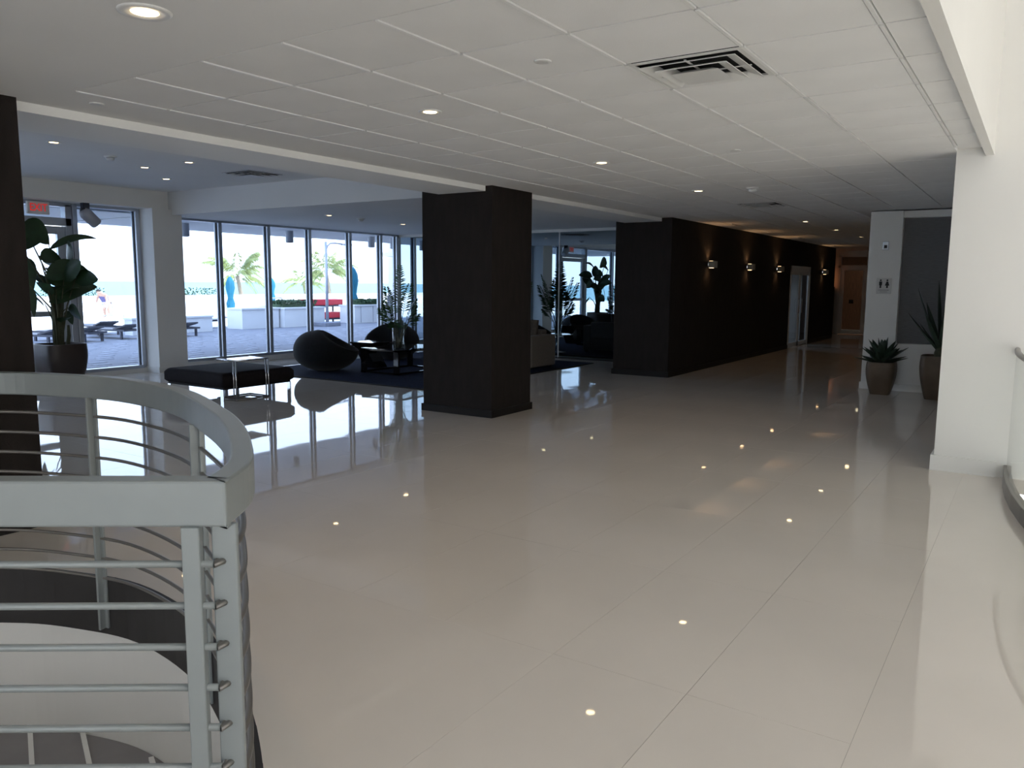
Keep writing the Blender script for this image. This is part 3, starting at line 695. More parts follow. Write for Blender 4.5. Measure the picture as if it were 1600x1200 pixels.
# restroom sign and sensor on the white pier
t = thing('restroom_sign', 'square white restroom sign with two black figures on white pier', 'sign', (-1.945, 12.9, 1.55))
obj('sign_plate', MB().box(-0.1, 0.1, -0.008, 0, -0.12, 0.11), mat('sign_plate_grey', (0.62, 0.61, 0.58), 0.5), t, 0.003)
for cx, dress in ((-0.045, False), (0.045, True)):
    f = MB()
    f.add([(cx + 0.013 * math.cos(a), -0.010, 0.078 + 0.013 * math.sin(a)) for a in [k * PI / 6 for k in range(12)]], [tuple(range(12))])
    if dress: sh = [(-0.012, 0.06), (0.012, 0.06), (0.03, 0.0), (0.012, 0.0), (0.012, -0.035), (-0.012, -0.035), (-0.012, 0.0), (-0.03, 0.0)]
    else: sh = [(-0.02, 0.06), (0.02, 0.06), (0.02, 0.005), (0.012, 0.005), (0.012, -0.035), (-0.012, -0.035), (-0.012, 0.005), (-0.02, 0.005)]
    f.add([(cx + x, -0.010, z) for x, z in sh], [tuple(range(8))])
    obj('pictogram', f, 'signk', t)
obj('text_line', MB().box(-0.07, 0.07, -0.0095, -0.008, -0.07, -0.06).box(-0.05, 0.05, -0.0095, -0.008, -0.095, -0.088), mat('print_grey', (0.3, 0.3, 0.29), 0.6), t)
t = thing('wall_sensor', 'small dark grey sensor high on the white pier', 'sensor', (-1.95, 12.9, 2.13))
obj('sensor_body', MB().box(-0.04, 0.04, -0.035, 0, -0.06, 0.06), 'alum', t, 0.006); obj('sensor_lens', MB().box(-0.02, 0.02, -0.04, -0.034, -0.035, 0.01), 'signk', t)

# ------------------------------------------------------------------ lounge furniture
# rug
t = thing('rug', 'navy blue area rug under the egg chairs', 'rug', (-9.0, 11.2, 0))
obj('rug_pile', MB().box(-11.4, -7.2, 8.82, 13.75, 0.001, 0.014), 'rug', t, 0.005, world=True)
obj('rug_binding', MB().sweep([(-11.4, 8.82), (-7.2, 8.82), (-7.2, 13.75), (-11.4, 13.75), (-11.4, 8.82)], 0.03, 0.001, 0.016), 'darkbase', t, world=True)
# ottoman
t = thing('bench_ottoman', 'dark square upholstered bench on chrome plate legs by the windows', 'bench', (-9.32, 6.98, 0))
def cushion(x0, x1, y0, y1, z0, z1, crown=0.02, n=14, r=0.06):
    mb = MB(); vs = []; fs = []
    def f(u, v, top):
        x = x0 + (x1 - x0) * u; y = y0 + (y1 - y0) * v
        e = min(1, min(u, 1 - u) * (x1 - x0) / r) ; e2 = min(1, min(v, 1 - v) * (y1 - y0) / r)
        k = (1 - (1 - e) ** 2) ** 0.5 * (1 - (1 - e2) ** 2) ** 0.5
        c = crown * math.sin(PI * u) * math.sin(PI * v)
        zm = (z0 + z1) / 2; hh = (z1 - z0) / 2
        return (x, y, zm + (hh * (0.45 + 0.55 * k) + c) * (1 if top else -1) if top else zm - hh * (0.6 + 0.4 * k))
    us = [0, .01, .03, .06] + [0.1 + 0.8 * i / n for i in range(n + 1)] + [.94, .97, .99, 1]
    N = len(us)
    for top in (1, 0):
        for u in us:
            for v in us: vs.append(f(u, v, top))
    for top in (0, 1):
        o = top * N * N
        for i in range(N - 1):
            for j in range(N - 1): fs.append((o + i * N + j, o + (i + 1) * N + j, o + (i + 1) * N + j + 1, o + i * N + j + 1))
    O = N * N
    for i in range(N - 1):
        fs += [(i * N, (i + 1) * N, O + (i + 1) * N, O + i * N), (i * N + N - 1, O + i * N + N - 1, O + (i + 1) * N + N - 1, (i + 1) * N + N - 1),
               (i, O + i, O + i + 1, i + 1), ((N - 1) * N + i, (N - 1) * N + i + 1, O + (N - 1) * N + i + 1, O + (N - 1) * N + i)]
    return mb.add(vs, fs)
obj('seat_cushion', cushion(-0.635, 0.635, -0.585, 0.585, 0.17, 0.365), 'leather', t, smooth=True)
obj('seat_base', MB().box(-0.6, 0.6, -0.55, 0.55, 0.15, 0.185), 'darkbase', t)
for a in (-1, 1):
    for b in (-1, 1): obj('leg', MB().box(a * 0.6 - (0.06 if a > 0 else 0.0), a * 0.6 + (0.06 if a < 0 else 0.0), b * 0.55 - 0.008, b * 0.55 + 0.008, 0, 0.152), 'chrome', t)
# C-shaped side table sliding over the bench
t = thing('side_table', 'thin chrome side table with pale glass top reaching over the bench', 'side table', (-8.80, 6.8, 0))
X0, X1, Y0, Y1, TZ = -0.2, 0.19, -0.26, 0.26, 0.525
def rods(pts, z=None, r=0.009):
    m_ = MB()
    for a_, b_ in zip(pts[:-1], pts[1:]): m_.tube([(*a_, z), (*b_, z)], r, 8)
    return m_
obj('table_top', MB().box(X0 + .012, X1 - .012, Y0 + .012, Y1 - .012, TZ - .006, TZ + .006), 'chrome', t, 0.002)
obj('top_frame', rods([(X0, Y0), (X1, Y0), (X1, Y1), (X0, Y1), (X0, Y0)], TZ, 0.011), 'chrome', t, smooth=True)
obj('base_frame', rods([(X0, Y0), (X1, Y0), (X1, Y1), (X0, Y1), (X0, Y0)], 0.012, 0.011), 'railbar', t, smooth=True)
for x, y in ((X1, Y0), (X1 - .05, Y0), (X1, Y1), (X1 - .05, Y1)): obj('leg', MB().tube([(x, y, 0.01), (x, y, TZ)], 0.009, 8), 'chrome', t, smooth=True)
def egg_chair(loc, rz, label, s=1.0):
    t = thing('egg_chair', label, 'armchair', loc, rz, group='black egg shaped lounge chairs')
    vs = []; fs = []; N, R_ = 48, 34
    d = Vector((0.62, 0, 0.78)).normalized()            # the hollow opens up and to the front (+X)
    def pt(th, ph):
        n_ = Vector((math.sin(th) * math.cos(ph), math.sin(th) * math.sin(ph), math.cos(th)))
        x, y, z = n_.x * 0.585, n_.y * 0.56, n_.z * 0.44
        z += 0.10 * max(0, -n_.x) * max(0, n_.z + 0.35)             # back rises
        z -= 0.16 * max(0, n_.x) * max(0, n_.z)                    # front drops
        if n_.z < 0: z = z * 0.92
        a = math.acos(max(-1, min(1, n_.dot(d)))); w = 0.78
        if a < w:
            k = 0.5 * (1 + math.cos(PI * min(1, a / w))); k = k ** 0.55
            x -= d.x * 0.42 * k * 0.75; z -= d.z * 0.42 * k
        elif a < w + 0.25:
            k = math.sin(PI * (a - w) / 0.25); x += n_.x * 0.015 * k; z += n_.z * 0.015 * k
        return Vector((x * s, y * s, (z + 0.405) * s * 0.86))
    for i in range(R_ + 1):
        for j in range(N): vs.append(pt(PI * i / R_, 2 * PI * j / N))
    for i in range(R_):
        for j in range(N): a, b = i * N + j, i * N + (j + 1) % N; fs.append((a, b, b + N, a + N))
    zmin = min(v[2] for v in vs); vs = [(v[0], v[1], max(0.0, v[2] - zmin - 0.012)) for v in vs]
    obj('seat_shell', MB().add(vs, fs), 'fabric', t, smooth=True)
    # piping around the hollow
    u = d.cross(Vector((0, 1, 0))).normalized(); v_ = d.cross(u); pts = []
    for k in range(41):
        q = 2 * PI * k / 40; dd = (d * math.cos(0.8) + (u * math.cos(q) + v_ * math.sin(q)) * math.sin(0.8)).normalized()
        p = pt(math.acos(dd.z), math.atan2(dd.y, dd.x)); pts.append((p.x * 1.005, p.y * 1.005, p.z - zmin - 0.015))
    obj('piping', MB().tube(pts, 0.009, 6), 'piping', t, smooth=True)
    return t
egg_chair((-10.32, 9.72, 0.016), math.radians(38), 'black egg shaped lounge chair nearest the bench', 0.95)
egg_chair((-10.8, 11.95, 0.016), math.radians(-75), 'black egg shaped lounge chair behind the coffee table', 0.98)
egg_chair((-9.75, 13.05, 0.016), math.radians(-60), 'black egg shaped lounge chair hidden behind the brown column', 0.9)
# black pedestal table with a slanted leg
t = thing('pedestal_table', 'black side table with slanted wedge pedestal between the egg chairs', 'side table', (-10.12, 10.6, 0.016))
obj('table_top', MB().box(-0.26, 0.26, -0.24, 0.24, 0.425, 0.46), 'black', t, 0.006)
obj('top_apron', MB().box(-0.23, 0.23, -0.21, 0.21, 0.38, 0.425), 'black', t)
obj('pedestal', MB().hexa([(-0.02, -0.12, 0), (0.26, -0.12, 0), (0.26, 0.18, 0), (-0.02, 0.18, 0), (-0.22, -0.18, 0.38), (0.06, -0.18, 0.38), (0.06, 0.12, 0.38), (-0.22, 0.12, 0.38)]), 'black', t, 0.004)
# glass coffee table
t = thing('coffee_table', 'glass topped coffee table on dark metal frame under the vase', 'coffee table', (-9.22, 10.5, 0.016))
HX, HY = 0.42, 0.62
obj('glass_top', MB().box(-HX, HX, -HY, HY, 0.405, 0.418), 'clear', t)
def quad_rail(z0, z1, w=0.035): return MB().box(-HX, HX, -HY, -HY + w, z0, z1).box(-HX, HX, HY - w, HY, z0, z1).box(-HX, -HX + w, -HY + w, HY - w, z0, z1).box(HX - w, HX, -HY + w, HY - w, z0, z1)
obj('top_rail', quad_rail(0.38, 0.405), 'black', t); obj('base_rail', quad_rail(0, 0.025), 'black', t)
for a in (-1, 1):
    for b in (-1, 1): obj('leg', MB().box(a * (HX - .05) - 0.05, a * (HX - .05) + 0.05, b * (HY - .02) - 0.02, b * (HY - .02) + 0.02, 0.0, 0.405), 'black', t)
# second table in the mirrored corner, mostly hidden by the column
t = thing('glass_side_table', 'small glass side table near the mirrors', 'side table', (-8.9, 13.35, 0.016))
obj('table_top', MB().lathe([(0.34, 0.4), (0.35, 0.408), (0.34, 0.416)], 28), 'clear', t)
obj('pedestal', MB().lathe([(0.2, 0), (0.2, 0.02), (0.03, 0.04), (0.03, 0.38), (0.12, 0.4)], 20), 'chrome', t, smooth=True)
# taupe armchair
t = thing('box_armchair', 'boxy taupe fabric armchair right of the brown column', 'armchair', (-8.02, 12.32, 0.016))
obj('seat_base', MB().box(-0.55, 0.55, -0.4, 0.4, 0.05, 0.36), 'sofa', t, 0.02)
obj('arm', MB().box(0.38, 0.57, -0.42, 0.42, 0.03, 0.6), 'sofa', t, 0.03); obj('arm', MB().box(-0.57, -0.38, -0.42, 0.42, 0.03, 0.6), 'sofa', t, 0.03)
obj('backrest', MB().box(-0.38, 0.38, 0.22, 0.42, 0.3, 0.68), 'sofa', t, 0.03)
obj('seat_cushion', cushion(-0.37, 0.37, -0.4, 0.22, 0.36, 0.48), 'sofa', t, smooth=True)
for a in (-1, 1):
    for b in (-1, 1): obj('leg', MB().box(a * 0.5 - 0.02, a * 0.5 + 0.02, b * 0.36 - 0.02, b * 0.36 + 0.02, 0, 0.05), 'darkbase', t)
for k, (x, rz, lab) in enumerate([(-8.21, 0.0, 'dark brown throw cushion leaning on the taupe armchair'), (-7.84, 0.0, 'second throw cushion on the taupe armchair')]):
    c = obj('throw_cushion', cushion(-0.175, 0.175, -0.17, 0.19, -0.035, 0.035, 0.02), 'cushion', None, smooth=True)
    tag(c, lab, 'cushion', 'throw cushions on the taupe armchair'); c.location = (x, 12.43, 0.69); c.rotation_euler = (math.radians(80), 0, rz * .3)

# ------------------------------------------------------------------ plants
def leaf_mb(p0, p1, width, sag=0.1, nrm=(1, 0, 0.4), fold=0.18, n=10, shape='paddle'):
    p0, p1 = Vector(p0), Vector(p1); L = (p1 - p0).length; d = (p1 - p0).normalized(); nr = Vector(nrm).normalized()
    s_ = d.cross(nr).normalized(); nr = s_.cross(d).normalized(); vs = []; fs = []
    for i in range(n + 1):
        t = i / n
        w = width / 2 * (math.sin(PI * min(1, t ** 0.75)) ** 0.7 if shape == 'paddle' else (1 - t) ** 0.8 * (0.55 + 1.2 * t * (1 - t) * 2))
        if t == 0: w = max(w, 0.004)
        c = p0 + d * L * t + Vector((0, 0, -sag * L * (2 * t - 1) ** 2 if shape == 'paddle' else 0))
        k = fold * w
        vs += [c - s_ * w + nr * k, c - s_ * w * 0.5 + nr * k * 0.35, c, c + s_ * w * 0.5 + nr * k * 0.35, c + s_ * w + nr * k]
    for i in range(n):
        for j in range(4): a = i * 5 + j; fs.append((a, a + 1, a + 6, a + 5))
    return MB().add(vs, fs)
# bird of paradise plant by the exit door
base_p = Vector((-11.75, 5.93, 0))
t = thing('potted_bird_of_paradise', 'tall dark bird of paradise plant in brown square pot by the exit', 'potted plant', base_p)
h0, h1 = 0.20, 0.30
def square_pot(par, hb, ht, H, m, bulge=0.03, wall_=0.025):
    vs = []; fs = []; NS = 40
    def sq(a, z):
        out = []
        for k in range(NS):
            q = 2 * PI * (k + .5) / NS; c, s_ = math.cos(q), math.sin(q); e = (abs(c) ** 5 + abs(s_) ** 5) ** (-1 / 5)
            out.append((a * c * e, a * s_ * e, z))
        return out
    lv = []
    for k in range(13):
        u = k / 12; lv.append((hb + (ht - hb) * math.sin(PI / 2 * u ** 0.85) + bulge * 0.45 * math.sin(PI * u ** 1.6), H * u))
    lv += [(ht - wall_, H), (ht - wall_, H - 0.05)]
    for a, z in lv: vs += sq(a, z)
    for i in range(len(lv) - 1):
        for k in range(NS): a, b = i * NS + k, i * NS + (k + 1) % NS; fs.append((a, b, b + NS, a + NS))
    fs += [tuple(range(NS - 1, -1, -1))]
    po = obj('pot', MB().add(vs, fs), m, par, smooth=True)
    po.data.set_sharp_from_angle(angle=math.radians(50))
    a = ht - wall_
    obj('soil', MB().add(sq(a, H - 0.045) + [(0, 0, H - 0.03)], [(k, (k + 1) % NS, NS) for k in range(NS)]), 'soil', par)
square_pot(t, 0.20, 0.29, 0.64, 'potdark')
def px2(px, py): return Vector((0, 5.56 + (px - 48) / 112 - 5.93 + (538 - py) * 0.0003, 0.65 + (538 - py) / 113))
LV = [((34, 345), (78, 374), 36, 0.05), ((28, 384), (70, 366), 22, 0.1), ((60, 398), (100, 399), 26, 0.05), ((66, 424), (137, 413), 34, 0.08), ((72, 462), (152, 437), 34, 0.05), ((44, 392), (54, 460), 30, -0.1),
      ((84, 378), (162, 357), 12, -0.12), ((80, 461), (108, 468), 12, 0.1), ((112, 484), (128, 508), 13, -0.2), ((47, 446), (48, 490), 14, 0.0), ((70, 428), (112, 442), 30, 0.06)]
for k, (a, b, w, dx) in enumerate(LV):
    p0, p1 = px2(*a), px2(*b); p0.x += dx; p1.x += dx + random.uniform(-0.12, 0.12)
    root = Vector((random.uniform(-.06, .06), random.uniform(-.06, .06), 0.6)); mid = (root + p0) / 2 + Vector((0, (root.y - p0.y) * 0.25, 0.12))
    lf = obj('leaf', leaf_mb(p0, p1, w / 112, 0.12, (1, -0.45, 0.35)), 'leaf', t, smooth=True)
    obj('stem', MB().tube([root, root * .6 + mid * .4 + Vector((0, 0, .1)), mid, p0 * .7 + mid * .3, p0], [.016, .014, .012, .009, .006], 6), 'stem', lf, smooth=True)
for k in range(8):
    q = 2 * PI * k / 8 + 0.3; r = random.uniform(0.25, 0.5); z = random.uniform(1.1, 2.2)
    if math.cos(q) > 0.3: r *= 0.6
    p0 = Vector((r * .35 * math.cos(q), r * .35 * math.sin(q), z - .2)); p1 = p0 + Vector((r * math.cos(q), r * .8 * math.sin(q), random.uniform(0.02, 0.25)))
    if p1.x < -0.8: p1.x = -0.8
    lf = obj('leaf', leaf_mb(p0, p1, 0.22, 0.12, (0, 0, 1)), 'leaf', t, smooth=True)
    obj('stem', MB().tube([(0, 0, .6), p0 * .5 + Vector((0, 0, .4)), p0], [.014, .011, .006], 6), 'stem', lf, smooth=True)
for k in range(7):
    q = PI * (k - 3) / 3.6; z = random.uniform(1.0, 2.1); p0 = Vector((0.16 * math.sin(q), 0.1 + random.uniform(-.05, .1), z - .15)); p1 = p0 + Vector((0.48 * math.sin(q), random.uniform(-.05, .1), 0.28 * math.cos(q) + 0.1))
    lf = obj('leaf', leaf_mb(p0, p1, 0.24, 0.1, (0.1, 1, 0.3)), 'leaf', t, smooth=True)
    obj('stem', MB().tube([(0, 0.02, .6), p0 * .5 + Vector((0, 0, .4)), p0], [.014, .011, .006], 6), 'stem', lf, smooth=True)
obj('trunk', MB().tube([(0.02, 0, .58), (0.0, 0.03, 0.9), (0.02, 0.0, 1.25)], [.05, .045, .03], 10), 'stem', t, smooth=True)
obj('trunk', MB().tube([(-0.02, 0.12, .58), (0.0, 0.14, 0.75), (0.0, 0.14, 0.9)], [.03, .028, .018], 8), 'stem', t, smooth=True)

def frond_mb(p0, p1, nleaf=16, leaf=0.16, sag=0.15, w=0.014, droop=0.5, splay=0.9):
    p0, p1 = Vector(p0), Vector(p1); d = (p1 - p0); L = d.length; d.normalize()
    s_ = d.cross(Vector((0, 0, 1)));  s_ = s_.normalized() if s_.length > 0.05 else Vector((1, 0, 0))
    mb = MB(); cs = []
    for i in range(11):
        t = i / 10; cs.append(p0 + d * L * t + Vector((0, 0, sag * L * math.sin(PI * t * 0.9) - sag * L * 0.3 * t * t)))
    mb.tube(cs, [max(0.0015, 0.005 * (1 - i / 11)) * (w / 0.014) for i in range(11)], 5)
    for k in range(nleaf):
        t = 0.22 + 0.78 * k / (nleaf - 1); f = t * 10; i = min(9, int(f)); c = cs[i].lerp(cs[i + 1], f - i); tn = (cs[i + 1] - cs[i]).normalized()
        ll = leaf * (0.5 + 1.1 * math.sin(PI * min(1, 0.15 + t * 0.75))) * (1.0 - 0.35 * t)
        for sg in (-1, 1):
            dr = (tn * 0.75 + s_ * sg * splay + Vector((0, 0, -droop * random.uniform(.6, 1.2)))).normalized(); e = c + dr * ll; m_ = c + dr * ll * .45 + Vector((0, 0, 0.04 * ll))
            wd = tn.cross(dr).cross(dr).normalized() * w * 0.9
            mb.add([c, m_ + wd, e, m_ - wd], [(0, 1, 2), (0, 2, 3)])
    return mb
def vase_palm(loc, label, H=0.46, specs=None, vl='', k=1.0):
    v = thing('glass_vase', vl, 'vase', loc)
    obj('glass_wall', MB().lathe([(0.095, 0), (0.1, 0.01), (0.1, H), (0.09, H), (0.09, 0.02)], 28, cap1=False), 'clear', v, smooth=True)
    obj('glass_foot', MB().lathe([(0.09, 0.002), (0.09, 0.02)], 28), 'clear', v)
    t = thing('palm_fronds', label, 'plant', (loc[0], loc[1], loc[2] + 0.022))
    for (y, z, x, dz, dy) in specs:
        x, y, z = x * k, y * k, z * k; root = Vector((random.uniform(-.04, .04), random.uniform(-.04, .04), 0.0)); a = Vector((x * .45, y * .4, max(0.3, z * 0.45))); b = Vector((x, y, z))
        fr = obj('frond', frond_mb(a, b + Vector((0, dy, dz)), 15, 0.13 * k, 0.06, 0.016 * k, 0.5), 'palmleaf', t)
        obj('stem', MB().tube([root, (root + a) / 2 + Vector((0, 0, .05)), a], [.007, .006, .005], 6), 'stem', fr, smooth=True)
    return t
SP = [(0.05, 1.25, 0.0, 0.1, 0), (-0.28, 0.95, 0.05, 0.05, -.05), (0.28, 1.0, -.05, 0.06, .08), (-0.32, 0.66, -.05, 0, -.05), (0.34, 0.6, 0.05, -0.05, .1), (-0.22, 0.45, 0.18, 0, -.1), (0.1, 0.7, 0.3, 0, 0), (0.0, 0.75, -0.3, 0, 0), (0.22, 0.8, 0.15, 0, .05), (-0.12, 1.0, -0.1, 0, 0), (0.15, 0.45, -0.2, 0, .1)]
vase_palm((-8.98, 10.1, 0.434), 'feathery green palm stems standing in the tall clear glass vase', 0.46, SP, 'tall clear glass cylinder vase on the coffee table')
SP2 = SP + [(0.42, 0.95, 0.0, 0, .05), (-0.42, 0.9, 0.0, 0, -.05), (0.15, 1.1, 0.15, 0, 0), (-0.15, 0.8, -0.2, 0, 0), (0.3, 0.75, -0.15, 0, .05), (-0.3, 1.1, 0.1, 0, -.05)]
SP2 = [(z_[2], z_[1], z_[0], z_[3], 0) for z_ in SP2]
vase_palm((-8.9, 13.35, 0.434), 'bushy feathery palm stems in the vase near the mirrors', 0.46, SP2, 'tall clear glass vase on the small table near mirrors', 1.15)

def round_pot(par, rb, rt, H, m):
    obj('pot', MB().lathe([(rb, 0), (rb + (rt - rb) * .6 + .01, H * .4), (rt + .012, H * .75), (rt, H), (rt - .025, H), (rt - .03, H - .05)], 30, cap1=False), m, par, smooth=True)
    obj('soil', MB().lathe([(rt - .028, H - .055), (0.02, H - .04)], 30), 'soil', par)
def agave_leaf(p0, d, L, w, curl=0.3, th=0.02):
    p0 = Vector(p0); d = Vector(d).normalized(); s_ = d.cross(Vector((0, 0, 1))); s_ = s_.normalized() if s_.length > .02 else Vector((1, 0, 0)); up = s_.cross(d); vs = []; fs = []; n = 8
    for i in range(n + 1):
        t = i / n; c = p0 + d * L * t + up * curl * L * t * t * (1 if curl > 0 else 1); ww = w / 2 * (0.75 + 0.9 * t - 0.25 * t * t) * (1 - t ** 2.2) + 0.0015; k = th * (1 - t) + 0.001
        vs += [c - s_ * ww + up * ww * .35, c - up * k, c + s_ * ww + up * ww * .35, c + up * k * .3]
    for i in range(n):
        for j in range(4): a = i * 4 + j; b = i * 4 + (j + 1) % 4; fs.append((a, b, b + 4, a + 4))
    return MB().add(vs, fs + [(3, 2, 1, 0)])
t = thing('potted_agave', 'squat agave rosette in a tapered bronze pot by white pier', 'potted plant', (-1.83, 12.4, 0))
square_pot(t, 0.125, 0.185, 0.465, 'pot')
for ring, (n, el, L, w) in enumerate([(11, 10, 0.37, 0.12), (10, 27, 0.36, 0.12), (8, 48, 0.34, 0.115), (5, 74, 0.31, 0.10)]):
    for k in range(n):
        q = 2 * PI * (k + 0.5 * (ring % 2)) / n + random.uniform(-.08, .08); e = math.radians(el + random.uniform(-5, 5))
        obj('leaf', agave_leaf((0.02 * math.cos(q), 0.02 * math.sin(q), 0.45 + ring * .02), (math.cos(q) * math.cos(e), math.sin(q) * math.cos(e), math.sin(e)), L * random.uniform(.88, 1.08), w, 0.1, 0.012), 'agave', t)
t = thing('potted_sword_agave', 'tall sword leaved agave in a bronze pot beside the white pier', 'potted plant', (-1.09, 12.3, 0))
square_pot(t, 0.15, 0.225, 0.6, 'pot')
obj('trunk', MB().lathe([(0.07, .54), (0.075, .64), (0.05, .72)], 12), 'stem', t)
for (y, z, x, w) in [(0, 1.15, -0.44, .1), (0, 1.5, -0.36, .1), (0.05, 1.62, -0.13, .12), (-.05, 1.55, 0.1, .12), (0.05, 1.6, 0.22, .1), (0.3, 1.4, 0.05, .1), (-.3, 1.35, 0.1, .1), (-.25, 1.15, -.2, .09), (0.05, 1.2, 0.42, .1), (.25, 1.3, -.25, .1), (0, 1.02, -0.28, .08)]:
    d = Vector((x, y, z - 0.66)); obj('leaf', agave_leaf((x * .05, y * .05, 0.66), d, d.length, w, 0.06, 0.014), 'agave', t)

# ------------------------------------------------------------------ outdoors
DZ = -0.05
t = thing('pool_deck', 'grey paved pool deck outside the windows', 'deck', (-20, 15, DZ), kind='structure')
obj('paving_bed', MB().box(-24.0, WX - 0.12, -6, 27, DZ - 0.2, DZ), 'deck', t, world=True)
pm = MB().box(-0.075, 0.075, -0.16, 0.16, -0.004, 0.006).mesh('paver'); pm.materials.append(MT['paver'])
pt_ = wloc(t); cnt = 0
for i in range(26):
    for j in range(34):
        x = WX - 0.45 - i * 0.42 + random.uniform(-.08, .08); y = 5.6 + j * 0.72 + (i * 0.29) % 0.72 + random.uniform(-.1, .1)
        p = project((x, y, DZ))
        if x < -23.8 or not p or p[0] < 20 or p[0] > 660: continue
        if cnt >= 298: break
        o = obj('pale_paver', pm, None, t); o.location = (x - pt_.x, y - pt_.y, 0); cnt += 1
struct('terrace', MB().box(-41, -24.0, -20, 60, DZ - 0.22, DZ - 0.01), 'sand', 'sunlit pale pool terrace beyond the deck', 'terrace')
t = thing('parapet_wall', 'bright white parapet wall at the sea side of the terrace', 'wall', (-40, 20, DZ), kind='structure')
obj('wall_body', MB().box(-40.2, -39.9, -20, 60, DZ, 0.70), 'stucco', t, world=True)
obj('coping', MB().box(-40.25, -39.85, -20, 60, 0.70, 0.75), 'stucco', t, world=True)
struct('dune', MB().box(-56, -41, -60, 100, -10.5, -0.5), 'sand', 'pale sandy ground beyond the parapet', 'ground')
struct('sea', MB().add([(-41, -4000, -10), (-41, 6000, -10), (-9000, 6000, -10), (-9000, -4000, -10)], [(0, 1, 2, 3)]), 'sea', 'turquoise sea out to the horizon', 'sea')
# building mass above the lobby (upper storeys) and the wing on the right
t = thing('upper_storeys', 'white upper storeys of the building above the lobby', 'building', (-4, 10, 3.3), kind='structure')
obj('facade', MB().box(WX - 0.3, 9.0, -6.5, 12.9, 6.42, 16.0).box(WX - 0.3, -0.5, -6.5, 12.9, 3.3, 6.42).box(WX - 0.3, 9.0, 12.9, 40, 3.3, 16.0), 'stucco', t, world=True)
obj('canopy', MB().box(WX - 3.0, WX - 0.1, 8.2, 24.0, 2.66, 2.8).box(WX - 3.0, WX - 0.1, -1.0, 8.2, 3.1, 3.25), 'stucco', t, world=True)
t = thing('building_wing', 'pale white building wing beyond the right lounge windows', 'building', (-17, 24.6, 0), kind='structure')
obj('wall_body', MB().box(-22.4, -12.0, 24.6, 30, DZ, 9), 'stucco', t, world=True)
obj('canopy_slab', MB().box(-21.6, -12.5, 23.4, 24.6, 2.55, 2.7), 'stucco', t, world=True)
obj('wall_lamp', MB().lathe([(0.06, 0), (0.06, 0.12)], 14, (-18.5, 24.4, 2.4)), 'lamp', t, world=True)
obj('plinth', MB().box(-22.42, -12.0, 24.56, 24.6, DZ, 1.0), 'deck', t, world=True)
for (px, y, z, lab) in [(289, 8.78, 2.66, 'beside the white column'), (452, 11.7, 2.66, 'above the near egg chair'), (580, 14.6, 2.66, 'before the last mullion'), (615, 15.6, 2.66, 'in the mirror corner')]:
    # find the point below the canopy that projects to px
    best = None
    for k in range(400):
        yy = 8 + k * 0.025; p = project((WX - 1.1, yy, 2.6))
        if best is None or abs(p[0] - px) < best[0]: best = (abs(p[0] - px), yy)
    c = thing('canopy_lamp', 'grey cylinder lamp under the outside canopy ' + lab, 'lamp', (WX - 1.1, best[1], 2.66), group='cylinder lamps under the outside canopy')
    obj('lamp_body', MB().lathe([(0.075, -0.26), (0.085, -0.255), (0.085, 0.0)], 20), 'lamppost', c, smooth=False)
    obj('lamp_trim', MB().lathe([(0.065, -0.264), (0.065, -0.258)], 20), 'gasket', c)
# low walls and planters
def box_wall(name, label, x0, x1, y0, y1, z1, cat, panels=0):
    t = thing(name, label, cat, ((x0 + x1) / 2, (y0 + y1) / 2, DZ))
    obj('wall_body', MB().box(x0, x1, y0, y1, DZ, z1 - 0.05), 'stucco', t, world=True)
    obj('coping', MB().box(x0 - 0.04, x1 + 0.04, y0 - 0.03, y1 + 0.03, z1 - 0.05, z1), 'stucco', t, world=True)
    for k in range(panels):
        a = y0 + (y1 - y0) * (k + .5) / panels; obj('joint', MB().box(x1, x1 + 0.006, a - 0.01, a + 0.01, DZ + .02, z1 - .06), 'concrete', t, world=True)
    return t
box_wall('low_wall', 'low white wall at the deck edge left of the teal umbrella', -22.4, -22.0, 13.2, 15.9, 0.46, 'wall')
box_wall('planter_box', 'pale planter box set back beside the dark loungers', -23.0, -22.2, 17.2, 18.74, 0.65, 'planter')
box_wall('planter_box', 'long white planter box with a hedge by the lamp post', -23.1, -22.0, 18.82, 20.7, 0.64, 'planter')
box_wall('planter_wall', 'white panelled low wall right of the second teal umbrella', -23.0, -22.2, 22.45, 24.5, 0.66, 'wall', 3)
def hedge(label, x0, x1, y0, y1, z0, z1, n=500):
    mb = MB()
    for k in range(n):
        c = Vector((random.uniform(x0, x1), random.uniform(y0, y1), z0 + 0.04 + (z1 - z0 - 0.04) * random.random() ** .6))
        a = Vector((random.uniform(-1, 1), random.uniform(-1, 1), random.uniform(0, 1))).normalized() * 0.11; b = a.cross(Vector((random.uniform(-1, 1), random.uniform(-1, 1), random.uniform(-1, 1)))).normalized() * 0.045
        mb.add([c, c + a * .5 + b, c + a, c + a * .5 - b], [(0, 1, 2, 3)])
    mb.box(x0 + .1, x1 - .1, y0 + .1, y1 - .1, z0, z0 + (z1 - z0) * .6)
    o = obj('hedge', mb, 'hedge'); return tag(o, label, 'hedge', kind='stuff')
hedge('dark green clipped hedge in the long white planter', -22.95, -22.2, 18.9, 20.6, 0.642, 0.84)
hedge('green hedge behind the white panelled low wall', -22.9, -22.3, 22.8, 24.3, 0.662, 0.82, 350)
for yy, xx, lab in ((14.0, -41.5, 'left'), (20.5, -41.8, 'behind the person'), (27.5, -41.6, 'under the first palm')):
    hedge('loose green shrub beyond the parapet ' + lab, xx - .6, xx + .3, yy, yy + 3.0, -0.5, 1.1, 700)
